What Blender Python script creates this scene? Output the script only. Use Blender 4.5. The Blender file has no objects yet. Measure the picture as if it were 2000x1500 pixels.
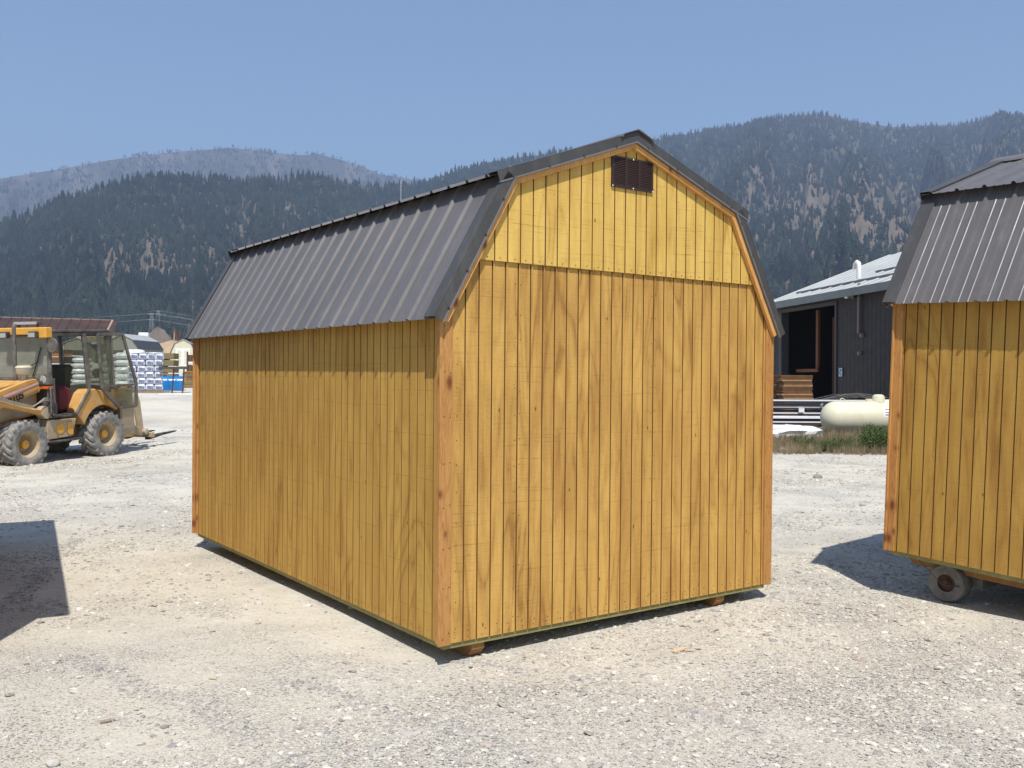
import bpy, math, random
import numpy as np
from mathutils import Vector, Matrix
random.seed(7)
RNG = np.random.default_rng(7)
scene = bpy.context.scene
COL = scene.collection

# ------------------------------------------------------------------ camera
CAM = np.array([-3.035, -4.929, 1.766])
YAW, PITCH, ROLL, FPX = .6249, -.0047, .0039, 1827.9
cy_, sy_ = math.cos(YAW), math.sin(YAW); cp_, sp_ = math.cos(PITCH), math.sin(PITCH)
cr_, sr_ = math.cos(ROLL), math.sin(ROLL)
FWD = np.array([sy_*cp_, cy_*cp_, sp_]); RGT = np.array([cy_, -sy_, 0.]); UPV = np.cross(RGT, FWD)
RGT, UPV = RGT*cr_+UPV*sr_, UPV*cr_-RGT*sr_
cam_data = bpy.data.cameras.new('camera'); cam = bpy.data.objects.new('camera', cam_data); COL.objects.link(cam)
m = Matrix(((RGT[0], UPV[0], -FWD[0], CAM[0]), (RGT[1], UPV[1], -FWD[1], CAM[1]), (RGT[2], UPV[2], -FWD[2], CAM[2]), (0, 0, 0, 1)))
cam.matrix_world = m
cam_data.sensor_width = 36; cam_data.lens = FPX/2000*36; cam_data.clip_start = .05; cam_data.clip_end = 30000
scene.camera = cam

# ------------------------------------------------------------------ world, sun, exposure
LIGHT = Vector((.32, .52, -1)).normalized()
world = bpy.data.worlds.new('World'); scene.world = world; world.use_nodes = True
wn = world.node_tree; wn.nodes.clear()
sky = wn.nodes.new('ShaderNodeTexSky'); sky.sky_type = 'NISHITA'; sky.sun_disc = False
sky.sun_elevation = math.asin(-LIGHT.z); sky.sun_rotation = math.atan2(-LIGHT.x, -LIGHT.y)
sky.altitude = 900; sky.air_density = 1.35; sky.dust_density = .5; sky.ozone_density = 5.0
bg = wn.nodes.new('ShaderNodeBackground'); bg.inputs['Strength'].default_value = .110
wo = wn.nodes.new('ShaderNodeOutputWorld')
wn.links.new(sky.outputs[0], bg.inputs[0]); wn.links.new(bg.outputs[0], wo.inputs[0])
sd = bpy.data.lights.new('sun', 'SUN'); sd.energy = 5.0; sd.angle = math.radians(.55); sd.color = (1, .955, .885)
sun = bpy.data.objects.new('sun', sd); COL.objects.link(sun)
sun.rotation_euler = LIGHT.to_track_quat('-Z', 'Y').to_euler(); sun.location = (-10, -10, 30)
scene.view_settings.view_transform = 'Standard'; scene.view_settings.look = 'None'
scene.view_settings.exposure = 0.40; scene.view_settings.gamma = 1
scene.view_settings.use_curve_mapping = False
try:
    scene.cycles.volume_max_steps = 64; scene.cycles.max_bounces = 8; scene.cycles.transparent_max_bounces = 12
    scene.cycles.use_denoising = True
except Exception: pass

# ------------------------------------------------------------------ small helpers
def pc(x, y, D):
    """a point of the place at depth D in front of the camera, in line with photo pixel x, y (used to survey positions)"""
    return CAM+(FWD+RGT*(x-1000)/FPX+UPV*(750-y)/FPX)*D

def tag(o, label=None, cat=None, group=None, kind=None):
    if label: o['label'] = label
    if cat: o['category'] = cat
    if group: o['group'] = group
    if kind: o['kind'] = kind
    return o

def empty(name, loc=(0, 0, 0), rz=0, label=None, cat=None, group=None, mat=None):
    o = bpy.data.objects.new(name, None); COL.objects.link(o); o.empty_display_size = .1
    if mat is not None: o.matrix_world = mat
    else:
        o.location = tuple(float(v) for v in loc); o.rotation_euler = (0, 0, rz)
    return tag(o, label, cat, group)

class MB:
    def __init__(s): s.v = []; s.f = []
    def add(s, vs, fs):
        n = len(s.v); s.v += [tuple(map(float, v)) for v in vs]; s.f += [tuple(i+n for i in f) for f in fs]; return s
    def box(s, x0, x1, y0, y1, z0, z1):
        return s.add([(x0,y0,z0),(x1,y0,z0),(x1,y1,z0),(x0,y1,z0),(x0,y0,z1),(x1,y0,z1),(x1,y1,z1),(x0,y1,z1)],
                     [(0,3,2,1),(4,5,6,7),(0,1,5,4),(1,2,6,5),(2,3,7,6),(3,0,4,7)])
    def obox(s, c, hx, hy, hz, M=None):
        vs = [Vector((sx*hx, sy*hy, sz*hz)) for sz in (-1,1) for sx,sy in ((-1,-1),(1,-1),(1,1),(-1,1))]
        if M is not None: vs = [M@v for v in vs]
        return s.add([Vector(c)+v for v in vs], [(0,3,2,1),(4,5,6,7),(0,1,5,4),(1,2,6,5),(2,3,7,6),(3,0,4,7)])
    def prism(s, poly, ax, a, b):
        """polygon in the two axes other than ax, extruded from a to b along ax"""
        def P(p, t):
            return {0: (t, p[0], p[1]), 1: (p[0], t, p[1]), 2: (p[0], p[1], t)}[ax]
        n = len(poly)
        vs = [P(p, a) for p in poly]+[P(p, b) for p in poly]
        fs = [tuple(range(n)), tuple(range(2*n-1, n-1, -1))]+[(i, i+n, (i+1) % n+n, (i+1) % n) for i in range(n)]
        return s.add(vs, fs)
    def tube(s, pts, r, seg=8, cap=True):
        pts = [Vector(p) for p in pts]; rs = r if isinstance(r, (list, tuple)) else [r]*len(pts)
        vs = []; fs = []; ref = None
        for i, p in enumerate(pts):
            d = (pts[min(i+1, len(pts)-1)]-pts[max(i-1, 0)]).normalized()
            if ref is None: ref = Vector((0, 0, 1)) if abs(d.z) < .9 else Vector((1, 0, 0))
            a = d.cross(ref).normalized(); b = a.cross(d).normalized(); ref = b
            for k in range(seg):
                t = 2*math.pi*k/seg; vs.append(p+a*math.cos(t)*rs[i]+b*math.sin(t)*rs[i])
        for i in range(len(pts)-1):
            for k in range(seg):
                k2 = (k+1) % seg; fs.append((i*seg+k, i*seg+k2, (i+1)*seg+k2, (i+1)*seg+k))
        if cap: fs += [tuple(range(seg-1, -1, -1)), tuple((len(pts)-1)*seg+k for k in range(seg))]
        return s.add(vs, fs)
    def lathe(s, prof, c=(0,0,0), ax=1, seg=32):
        """prof: (radius, position along axis)"""
        vs = []; fs = []
        for r, t in prof:
            for k in range(seg):
                a = 2*math.pi*k/seg; u, w = r*math.cos(a), r*math.sin(a)
                p = {0: (t, u, w), 1: (u, t, w), 2: (u, w, t)}[ax]
                vs.append((p[0]+c[0], p[1]+c[1], p[2]+c[2]))
        for i in range(len(prof)-1):
            for k in range(seg):
                k2 = (k+1) % seg; fs.append((i*seg+k, i*seg+k2, (i+1)*seg+k2, (i+1)*seg+k))
        return s.add(vs, fs)
    def bar(s, a, b, w, h, up=(0,0,1)):
        a, b = Vector(a), Vector(b); d = (b-a); L = d.length; d.normalize()
        u = Vector(up); x = d.cross(u)
        if x.length < 1e-4: x = d.cross(Vector((1, 0, 0)))
        x.normalize(); z = x.cross(d)
        M = Matrix((x, d, z)).transposed()
        return s.obox((a+b)/2, w/2, L/2, h/2, M)
    def build(s, name, mat, parent=None, smooth=False, bevel=0, seg=1, edge=None):
        me = bpy.data.meshes.new(name); me.from_pydata(s.v, [], s.f)
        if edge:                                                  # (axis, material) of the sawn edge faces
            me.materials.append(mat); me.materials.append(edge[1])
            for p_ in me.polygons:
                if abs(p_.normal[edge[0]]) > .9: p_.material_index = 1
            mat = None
        if mat: me.materials.append(mat)
        if smooth: me.shade_smooth()
        o = bpy.data.objects.new(name, me); COL.objects.link(o)
        if parent: o.parent = parent
        if bevel:
            b = o.modifiers.new('b', 'BEVEL'); b.width = bevel; b.segments = seg; b.limit_method = 'ANGLE'; b.angle_limit = math.radians(40)
        if smooth:
            try: me.set_sharp_from_angle(angle=math.radians(42))
            except Exception: pass
        return o

def B(*a): return MB().box(*a)

def copy_tree(o, parent=None):
    c = o.copy(); COL.objects.link(c)
    if parent: c.parent = parent
    for ch in [k for k in bpy.data.objects if k.parent == o]: copy_tree(ch, c)
    return c

# ------------------------------------------------------------------ node helpers / materials
class NT:
    def __init__(s, name):
        s.m = bpy.data.materials.new(name); s.m.use_nodes = True; s.t = s.m.node_tree; s.t.nodes.clear()
        s.out = s.t.nodes.new('ShaderNodeOutputMaterial'); s.b = s.t.nodes.new('ShaderNodeBsdfPrincipled')
        s.t.links.new(s.b.outputs[0], s.out.inputs[0]); s.tc = s.t.nodes.new('ShaderNodeTexCoord')
    def set(s, sock, v):
        if isinstance(v, bpy.types.NodeSocket): s.t.links.new(v, sock)
        elif v is not None:
            if sock.type == 'RGBA' and not hasattr(v, '__len__'): v = (v, v, v, 1)
            elif sock.type == 'RGBA' and len(v) == 3: v = (*v, 1)
            elif sock.type == 'VECTOR' and not hasattr(v, '__len__'): v = (v, v, v)
            sock.default_value = v
    def map(s, sc, loc=(0,0,0), src='Object', rot=(0,0,0)):
        n = s.t.nodes.new('ShaderNodeMapping'); s.set(n.inputs[0], s.tc.outputs[src] if isinstance(src, str) else src)
        n.inputs['Scale'].default_value = sc if hasattr(sc, '__len__') else (sc,)*3
        n.inputs['Location'].default_value = loc; n.inputs['Rotation'].default_value = rot; return n.outputs[0]
    def noise(s, vec, scale, det=4, rough=.55, dist=0, col=False):
        n = s.t.nodes.new('ShaderNodeTexNoise'); s.set(n.inputs['Vector'], vec)
        n.inputs['Scale'].default_value = scale; n.inputs['Detail'].default_value = det
        n.inputs['Roughness'].default_value = rough; n.inputs['Distortion'].default_value = dist
        return n.outputs[1 if col else 0]
    def vor(s, vec, scale, feat='F1', out='Distance', rnd=1, dim='3D'):
        n = s.t.nodes.new('ShaderNodeTexVoronoi'); n.voronoi_dimensions = dim; s.set(n.inputs['Vector'], vec); n.feature = feat
        n.inputs['Scale'].default_value = scale; n.inputs['Randomness'].default_value = rnd; return n.outputs[out]
    def math(s, op, a, b=None, c=None, clamp=False):
        n = s.t.nodes.new('ShaderNodeMath'); n.operation = op; n.use_clamp = clamp
        s.set(n.inputs[0], a); s.set(n.inputs[1], b)
        if c is not None: s.set(n.inputs[2], c)
        return n.outputs[0]
    def ramp(s, f, *stops, interp='LINEAR'):
        n = s.t.nodes.new('ShaderNodeValToRGB'); s.set(n.inputs[0], f); r = n.color_ramp; r.interpolation = interp
        while len(r.elements) < len(stops): r.elements.new(.5)
        for e, (p, c) in zip(r.elements, stops):
            e.position = p; e.color = (c, c, c, 1) if not hasattr(c, '__len__') else (*c[:3], 1)
        return n.outputs[0]
    def mix(s, f, a, b, mode='MIX'):
        n = s.t.nodes.new('ShaderNodeMix'); n.data_type = 'RGBA'; n.blend_type = mode
        s.set(n.inputs[0], f); s.set(n.inputs[6], a); s.set(n.inputs[7], b); return n.outputs[2]
    def xyz(s, vec):
        n = s.t.nodes.new('ShaderNodeSeparateXYZ'); s.set(n.inputs[0], vec); return n.outputs
    def comb(s, x, y, z):
        n = s.t.nodes.new('ShaderNodeCombineXYZ'); s.set(n.inputs[0], x); s.set(n.inputs[1], y); s.set(n.inputs[2], z); return n.outputs[0]
    def attr(s, name, out='Fac'):
        n = s.t.nodes.new('ShaderNodeAttribute'); n.attribute_name = name; return n.outputs[out]
    def rand(s, what='Random'):
        n = s.t.nodes.new('ShaderNodeObjectInfo'); return n.outputs[what]
    def bump(s, h, strength=.3, dist=.01, nrm=None):
        n = s.t.nodes.new('ShaderNodeBump'); s.set(n.inputs['Height'], h); n.inputs['Strength'].default_value = strength
        n.inputs['Distance'].default_value = dist
        if nrm is not None: s.set(n.inputs['Normal'], nrm)
        s.t.links.new(n.outputs[0], s.b.inputs['Normal']); return n.outputs[0]
    def done(s, col=None, rough=.6, metal=0, spec=None):
        s.set(s.b.inputs['Base Color'], col); s.set(s.b.inputs['Roughness'], rough); s.set(s.b.inputs['Metallic'], metal)
        if spec is not None: s.b.inputs['Specular IOR Level'].default_value = spec
        return s.m

def simple(name, col, rough=.6, metal=0, vary=.25, scale=3, spec=None, dirt=None, dirtamt=.5, bump=0):
    """colour with uneven wear and, if asked, dust of another colour on it"""
    n = NT(name); v = n.map(1)
    a = n.noise(v, scale, 6, .6); b = n.noise(v, scale*7, 4, .6)
    f = n.math('ADD', n.math('MULTIPLY', a, .7), n.math('MULTIPLY', b, .3))
    c = n.mix(n.ramp(f, (.3, 0), (.7, 1)), tuple(x*(1-vary) for x in col), tuple(min(1, x*(1+vary*.6)) for x in col))
    if dirt is not None:
        g = n.noise(v, scale*1.7, 8, .7)
        c = n.mix(n.math('MULTIPLY', n.ramp(g, (.5-.25*dirtamt, 0), (.75-.15*dirtamt, 1)), dirtamt), c, dirt)
    if bump: n.bump(b, .4, bump)
    return n.done(c, n.ramp(a, (.3, max(0, rough-.1)), (.7, min(1, rough+.1))), metal, spec)

def siding_mat(name, light, mid, dark, off=0., saw=1., blotch=1., lines=1.):
    """rough sawn plywood siding under yellow stain: cathedral grain, fine streaks, cross saw marks, small knots"""
    n = NT(name); X = n.xyz(n.tc.outputs['Object'])
    u = n.math('ADD', n.math('ADD', X[0], X[1]), off)
    pan = n.math('FLOOR', n.math('DIVIDE', n.math('ADD', u, 20.0), 1.2192))      # every 4 ft panel has its own veneer
    vv = n.comb(u, n.math('MULTIPLY', pan, 3.7), n.math('MULTIPLY', X[2], .16))
    big = n.noise(vv, 2.6, 2, .45, .5)
    rings = n.math('FRACT', n.math('MULTIPLY', big, 15.0))
    ring = n.ramp(rings, (0, .9), (.10, .35), (.35, .0), (.72, .08), (.96, .75), (1, .9))
    str_ = n.noise(n.comb(u, n.math('MULTIPLY', pan, 2.1), n.math('MULTIPLY', X[2], .03)), 60, 4, .7)
    blot = n.noise(n.comb(u, n.math('MULTIPLY', pan, 1.9), n.math('MULTIPLY', X[2], .22)), 5.5, 3, .5, .8)
    blot2 = n.noise(n.comb(u, n.math('MULTIPLY', pan, 4.9), n.math('MULTIPLY', X[2], .10)), 14, 3, .5, .5)
    broad = n.noise(n.comb(u, 3.3, n.math('MULTIPLY', X[2], .6)), 1.6, 3, .5)
    fuzz = n.noise(n.comb(n.math('MULTIPLY', u, .25), pan, X[2]), 95, 4, .75)
    f = n.math('ADD', n.math('MULTIPLY', ring, n.math('ADD', .16, n.math('MULTIPLY', n.ramp(broad, (.4, 0), (.6, 1)), .34))), n.math('MULTIPLY', n.ramp(str_, (.36, 0), (.66, 1)), .20))
    f = n.math('ADD', f, n.math('MULTIPLY', n.ramp(blot, (.42, 0), (.52, .6), (.66, 1)), .42*blotch))
    f = n.math('ADD', f, n.math('MULTIPLY', n.ramp(blot2, (.48, 0), (.60, 1)), .24*blotch))
    f = n.math('ADD', f, n.math('MULTIPLY', n.math('SUBTRACT', fuzz, .5), .55))
    c = n.mix(n.ramp(f, (.02, 0), (.85, 1)), light, mid)
    c = n.mix(n.ramp(f, (.68, 0), (1, .45)), c, dark)
    c = n.mix(n.math('MULTIPLY', n.rand(), .20), c, mid)
    # saw marks across the grain
    sz = n.comb(n.math('MULTIPLY', u, .9), 1.7, n.math('ADD', X[2], n.math('MULTIPLY', n.noise(n.comb(u, 0, 0), 1.2, 1), .05)))
    mk = n.noise(n.map((1, 1, 60), src=sz), 2.2, 3, .7)
    mk = n.ramp(mk, (.60, 0), (.72, 1))
    zone = n.ramp(n.noise(n.comb(n.math('MULTIPLY', u, .8), 9, X[2]), 1.7, 3), (.42, .1), (.62, 1))
    c = n.mix(n.math('MULTIPLY', n.math('MULTIPLY', mk, zone), .38*saw), c, tuple(k*.45 for k in mid))
    ln = n.math('FRACT', n.math('ADD', n.math('MULTIPLY', sz_z(n, sz), 3.55), n.math('MULTIPLY', pan, .37)))
    ln = n.ramp(ln, (0, 1), (.009, 1), (.016, 0))
    brk = n.ramp(n.noise(n.comb(n.math('MULTIPLY', u, 2), pan, X[2]), 3, 2), (.36, .15), (.5, 1))
    c = n.mix(n.math('MULTIPLY', n.math('MULTIPLY', ln, brk), .5*lines), c, tuple(k*.4 for k in mid))
    # knots and plugs
    kn = n.vor(n.comb(u, n.math('MULTIPLY', X[2], .4), 0), 1.9, dim='2D')
    c = n.mix(n.ramp(kn, (.006, .95), (.013, 0)), c, (.10, .05, .018))
    fn = n.vor(n.comb(u, X[2], 0), 3.2, dim='2D')
    c = n.mix(n.ramp(fn, (.008, .75), (.014, 0)), c, (.12, .06, .02))
    h = n.math('ADD', n.math('MULTIPLY', mk, -.9), n.math('MULTIPLY', n.noise(n.comb(u, 0, n.math('MULTIPLY', X[2], .3)), 160, 3), .8))
    n.bump(h, .5, .003)
    return n.done(c, .72, 0, .25)

def sz_z(n, v): return n.xyz(v)[2]

def cedar_mat(name, light, dark, knot=1.):
    n = NT(name); X = n.xyz(n.tc.outputs['Object'])
    v = n.comb(X[0], X[1], n.math('MULTIPLY', X[2], .12))
    g = n.noise(v, 26, 4, .6, 1.2); b = n.noise(v, 5, 3, .5)
    r = n.math('FRACT', n.math('MULTIPLY', g, 5))
    c = n.mix(n.ramp(r, (0, .8), (.35, .0), (.85, .55), (1, .85)), light, dark)
    c = n.mix(n.ramp(b, (.4, 0), (.7, .55)), c, dark)
    kv = n.comb(n.math('MULTIPLY', n.math('ADD', X[0], X[1]), 1.8), n.math('ADD', X[2], n.math('MULTIPLY', n.noise(n.map(1), 14, 2), .03)), 0)
    k = n.vor(kv, 3.0, dim='2D'); kc = n.xyz(n.vor(kv, 3.0, out='Color', dim='2D'))
    k = n.math('ADD', k, n.math('MULTIPLY', n.math('SUBTRACT', n.noise(n.map(1), 70, 3), .5), .07)); k = n.math('ADD', k, n.math('MULTIPLY', kc[0], .07))
    c = n.mix(n.math('MULTIPLY', n.ramp(k, (.05, 1), (.10, .7), (.17, .15), (.25, 0)), n.ramp(kc[1], (.14, 0), (.20, 1))), c, (.17, .055, .018))
    n.bump(g, .15, .002)
    return n.done(c, .62, 0, .3)

def steel_mat(name, col, rough=.38):
    n = NT(name); v = n.map(1)
    a = n.noise(v, 1.3, 5); d = n.noise(n.map((1, 1, .25)), 9, 5, .7)
    c = n.mix(n.ramp(a, (.3, 0), (.7, 1)), tuple(k*.88 for k in col), tuple(k*1.1 for k in col))
    c = n.mix(n.math('MULTIPLY', n.ramp(d, (.5, 0), (.8, 1)), .18), c, (.30, .28, .25))
    return n.done(c, n.ramp(d, (.3, rough-.05), (.8, rough+.15)), 0.0, .5)

M = {}
M['side'] = siding_mat('stained_siding', (.56, .345, .078), (.375, .195, .040), (.21, .10, .024), blotch=.9, lines=.9)
M['side_g'] = siding_mat('stained_siding_gable', (.62, .375, .098), (.385, .20, .050), (.23, .11, .03), off=2.1, blotch=1.0, saw=.9, lines=.12)
M['side_up'] = siding_mat('stained_siding_upper_gable', (.74, .50, .13), (.53, .32, .07), (.34, .18, .04), off=5.2, saw=2.2, blotch=.8, lines=.5)
M['side_b'] = siding_mat('stained_siding_second_shed', (.50, .31, .070), (.35, .185, .040), (.20, .10, .026), off=7.3, lines=.5)
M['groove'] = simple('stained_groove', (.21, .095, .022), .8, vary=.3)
M['cedar'] = cedar_mat('cedar_trim', (.53, .285, .090), (.36, .15, .042))
M['rake_wood'] = cedar_mat('rake_board_wood', (.72, .40, .13), (.52, .24, .07))
M['treated'] = simple('treated_lumber', (.27, .24, .09), .8, vary=.35, scale=8)
M['skid'] = simple('skid_timber', (.30, .15, .05), .85, vary=.4, scale=9)
M['roof'] = steel_mat('charcoal_painted_steel', (.124, .115, .113))
M['flash'] = steel_mat('charcoal_steel_flashing', (.060, .058, .055), .5)
M['hem'] = steel_mat('light_hem_edge', (.16, .155, .16), .45)
M['vent'] = simple('brown_plastic', (.035, .018, .015), .5, vary=.2)
M['ventslat'] = simple('brown_plastic_louver', (.06, .034, .03), .45, vary=.2)
M['white'] = simple('white_paint', (.78, .78, .77), .5, vary=.08)
M['nail'] = simple('nail_head', (.06, .035, .02), .6)
M['glint'] = simple('bright_nail_head', (.8, .74, .6), .3, .6)
M['black'] = simple('black_rubber', (.02, .02, .02), .8, dirt=(.25, .23, .2), dirtamt=.5)
# ------------------------------------------------------------------ ground and mountains
def vnoise(x, y, seed=0):
    xi = np.floor(x).astype(np.int64); yi = np.floor(y).astype(np.int64); fx = x-xi; fy = y-yi
    fx = fx*fx*(3-2*fx); fy = fy*fy*(3-2*fy)
    def h(a, b):
        n = (a*374761393+b*668265263+seed*1442695041) & 0x7fffffff
        n = ((n ^ (n >> 13))*1274126177) & 0x7fffffff
        return ((n ^ (n >> 16)) & 0xffff)/65535.
    return (h(xi, yi)*(1-fx)+h(xi+1, yi)*fx)*(1-fy)+(h(xi, yi+1)*(1-fx)+h(xi+1, yi+1)*fx)*fy
def fbm(x, y, o=5, seed=0):
    s = 0; a = .5; t = 0
    for i in range(o): s = s+a*vnoise(x*2**i, y*2**i, seed+i); t += a; a *= .5
    return s/t

def zground(x, y):
    """yard: level by the sheds, rising gently towards the valley side on the left"""
    dx, dy = x-CAM[0], y-CAM[1]; d = np.hypot(dx, dy); az = np.degrees(np.arctan2(dx, dy))
    rise = np.interp(d, [0, 16.2, 20.5, 50, 170, 300, 900, 6000], [0, 0, .09, .9, 4.1, 8, 16, 16])
    k = np.clip((36-az)/12, 0, 1)*np.clip((az+70)/30, 0, 1)
    z = rise*k
    far = np.clip((d-60)/900, 0, 1)*14
    return np.maximum(z, far*(1-k)+z*k)
def zg(x, y): return float(zground(np.array(float(x)), np.array(float(y))))

def grid_mesh(name, P, mat, closed=False, attrs=None):
    """P: (na, nr, 3) array of points"""
    na, nr = P.shape[:2]; me = bpy.data.meshes.new(name)
    idx = np.arange(na*nr).reshape(na, nr)
    i2 = np.roll(idx, -1, 0) if closed else idx[1:]
    i1 = idx if closed else idx[:-1]
    q = np.stack([i1[:, :-1], i2[:, :-1], i2[:, 1:], i1[:, 1:]], -1).reshape(-1, 4)[:, ::-1]
    me.vertices.add(na*nr); me.vertices.foreach_set('co', P.reshape(-1).astype(np.float32))
    me.loops.add(q.size); me.loops.foreach_set('vertex_index', q.reshape(-1).astype(np.int32))
    me.polygons.add(len(q)); me.polygons.foreach_set('loop_start', np.arange(0, q.size, 4, dtype=np.int32))
    me.polygons.foreach_set('loop_total', np.full(len(q), 4, np.int32))
    for k, v in (attrs or {}).items():
        a = me.attributes.new(k, 'FLOAT', 'POINT'); a.data.foreach_set('value', v.reshape(-1).astype(np.float32))
    me.update(); me.validate(); me.shade_smooth(); me.materials.append(mat)
    o = bpy.data.objects.new(name, me); COL.objects.link(o); return o

def ground_mat():
    n = NT('crushed_gravel_and_dust'); P = n.tc.outputs['Object']; X = n.xyz(P)
    v = n.map(1)
    big = n.noise(v, .22, 4, .55); med = n.noise(n.map(1, (5, 3, 0)), 1.3, 5, .6)
    patch = n.math('ADD', n.math('MULTIPLY', big, .6), n.math('MULTIPLY', med, .4))
    stony = n.ramp(patch, (.44, 0), (.60, 1))
    # wheel tracks that wander through the yard
    tr = n.map((1, 1, 1), rot=(0, 0, .62)); tx = n.xyz(tr)
    wv = n.math('ADD', tx[1], n.math('MULTIPLY', n.noise(n.map(1), .25, 2), 2.4))
    tw = n.math('FRACT', n.math('MULTIPLY', wv, .42))
    track = n.ramp(tw, (.0, 0), (.10, 1), (.2, 0), (.62, 0), (.7, .8), (.8, 0))
    track = n.math('MULTIPLY', track, n.ramp(n.noise(n.map(1, (9, 0, 0)), .5, 3), (.45, 0), (.6, 1)))
    stony = n.math('MAXIMUM', stony, n.math('MULTIPLY', track, .7))
    dust = n.mix(n.ramp(n.noise(n.map(1, (2, 7, 0)), .13, 3), (.42, 0), (.58, 1)), (.585, .545, .455), (.60, .54, .42))
    dust = n.mix(n.math('MULTIPLY', n.ramp(n.noise(v, 3.5, 6, .7), (.35, 0), (.7, 1)), .6), dust, (.71, .675, .585))
    # small stones: cells of many greys
    cel = n.vor(v, 42, 'F1', 'Color'); cx = n.xyz(cel)[0]
    cel2 = n.vor(v, 95, 'F1', 'Color'); cx2 = n.xyz(cel2)[1]
    st = n.ramp(cx, (0, (.20, .19, .185)), (.3, (.36, .34, .31)), (.7, (.50, .47, .42)), (1, (.68, .65, .60)))
    st2 = n.ramp(cx2, (0, (.24, .225, .21)), (.5, (.42, .39, .345)), (1, (.66, .62, .55)))
    d1 = n.vor(v, 42); d2 = n.vor(v, 95)
    on1 = n.math('MULTIPLY', n.ramp(n.xyz(cel)[2], (.35, 0), (.45, 1)), n.ramp(d1, (.30, 1), (.42, 0)))
    on2 = n.math('MULTIPLY', n.ramp(n.xyz(cel2)[2], (.3, 0), (.4, 1)), n.ramp(d2, (.3, 1), (.45, 0)))
    k1 = n.math('ADD', n.math('MULTIPLY', stony, .75), .10, clamp=True)
    k2 = n.math('ADD', n.math('MULTIPLY', stony, .65), .25, clamp=True)
    c = n.mix(n.math('MULTIPLY', on2, k2), dust, st2)
    c = n.mix(n.math('MULTIPLY', on1, k1), c, st)
    c = n.mix(n.math('MULTIPLY', stony, .26), c, (.38, .36, .335))
    gr = n.noise(v, 55, 5, .75); c = n.mix(n.math('MULTIPLY', n.ramp(gr, (.52, 0), (.66, 1)), n.math('ADD', n.math('MULTIPLY', stony, .58), .14)), c, (.20, .185, .168))
    sl = n.ramp(n.math('ADD', n.attr('soil'), n.math('MULTIPLY', n.math('SUBTRACT', n.noise(v, 2.2, 6, .7), .5), .9)), (.38, 0), (.62, 1))
    c = n.mix(sl, c, n.mix(n.ramp(n.noise(v, 6, 5, .7), (.35, 0), (.65, 1)), (.15, .115, .075), (.27, .215, .15)))
    # beyond the yard: dry grass
    dry = n.attr('dry')
    g = n.mix(n.ramp(n.noise(v, .05, 6, .6), (.4, 0), (.6, 1)), (.30, .24, .13), (.16, .17, .08))
    c = n.mix(dry, c, g)
    h = n.math('ADD', n.math('MULTIPLY', n.math('MULTIPLY', n.math('SUBTRACT', .5, d1), on1), n.math('MULTIPLY', k1, 1.2)),
               n.math('MULTIPLY', n.math('MULTIPLY', n.math('SUBTRACT', .5, d2), on2), n.math('MULTIPLY', k2, .6)))
    h = n.math('ADD', h, n.math('MULTIPLY', n.noise(v, 14, 8, .7), .55))
    n.bump(h, 1.0, .042)
    return n.done(c, .9, 0, .2)

def polar(a0, a1, na, rs, closed=False):
    az = np.radians(np.linspace(a0, a1, na, endpoint=not closed))[:, None]; r = np.array(rs)[None, :]
    return CAM[0]+np.sin(az)*r, CAM[1]+np.cos(az)*r, np.degrees(az)+0*r, r+0*az

rs = np.concatenate([[.01], np.linspace(.4, 30, 120), np.geomspace(31, 5200, 130)])
gx, gy, ga, gr = polar(0, 360, 300, rs, True)
gz = zground(gx, gy)
gz = gz+np.where(gr < 60, (fbm(gx*.5+40, gy*.5+40, 3)-.5)*.035*np.clip(gr/3, 0, 1), 0)
# keep the pads under the sheds level
gdry = np.clip((gr-175)/60, 0, 1)
gsoil = np.clip((ga-47.5)/1.5, 0, 1)*np.clip((74-ga)/4, 0, 1)*np.clip((gr*np.cos(np.radians(ga)-YAW)-22.3+(fbm(gx*.8, gy*.8, 3, 17)-.5)*1.4)/.9, 0, 1)*np.clip((39-gr)/2, 0, 1)
M['ground'] = ground_mat()
ground = grid_mesh('ground', np.stack([gx, gy, gz], -1), M['ground'], True, {'dry': gdry, 'soil': gsoil})
tag(ground, 'pale crushed gravel yard with dusty wheel tracks', kind='structure')

def az_px(x): return YAW*57.29578+np.degrees(np.arctan((np.asarray(x, float)-1000)/FPX))
def el_px(x, y):
    x = np.asarray(x, float); y = np.asarray(y, float); hz = 737.5+.0039*x
    return (hz-y)/np.hypot(FPX, x-1000)
near_ridge = np.array([(-1500, 560), (-900, 500), (-400, 470), (-100, 452), (0, 438), (60, 420), (120, 394), (180, 375), (230, 357), (260, 350), (330, 346), (400, 349), (470, 354), (540, 352), (600, 346), (650, 352), (700, 360), (760, 364), (800, 362), (830, 354), (870, 340),
  (910, 328), (960, 315), (1000, 308), (1100, 297), (1200, 284), (1280, 272), (1330, 264), (1390, 254), (1440, 247), (1500, 233), (1560, 224), (1620, 226), (1680, 240), (1740, 248), (1800, 247), (1860, 245), (1900, 238), (1950, 230), (2000, 236), (2200, 260), (2600, 230), (3200, 300), (4000, 380)], float)
nr_az = az_px(near_ridge[:, 0]); nr_el = el_px(near_ridge[:, 0], near_ridge[:, 1])

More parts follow.
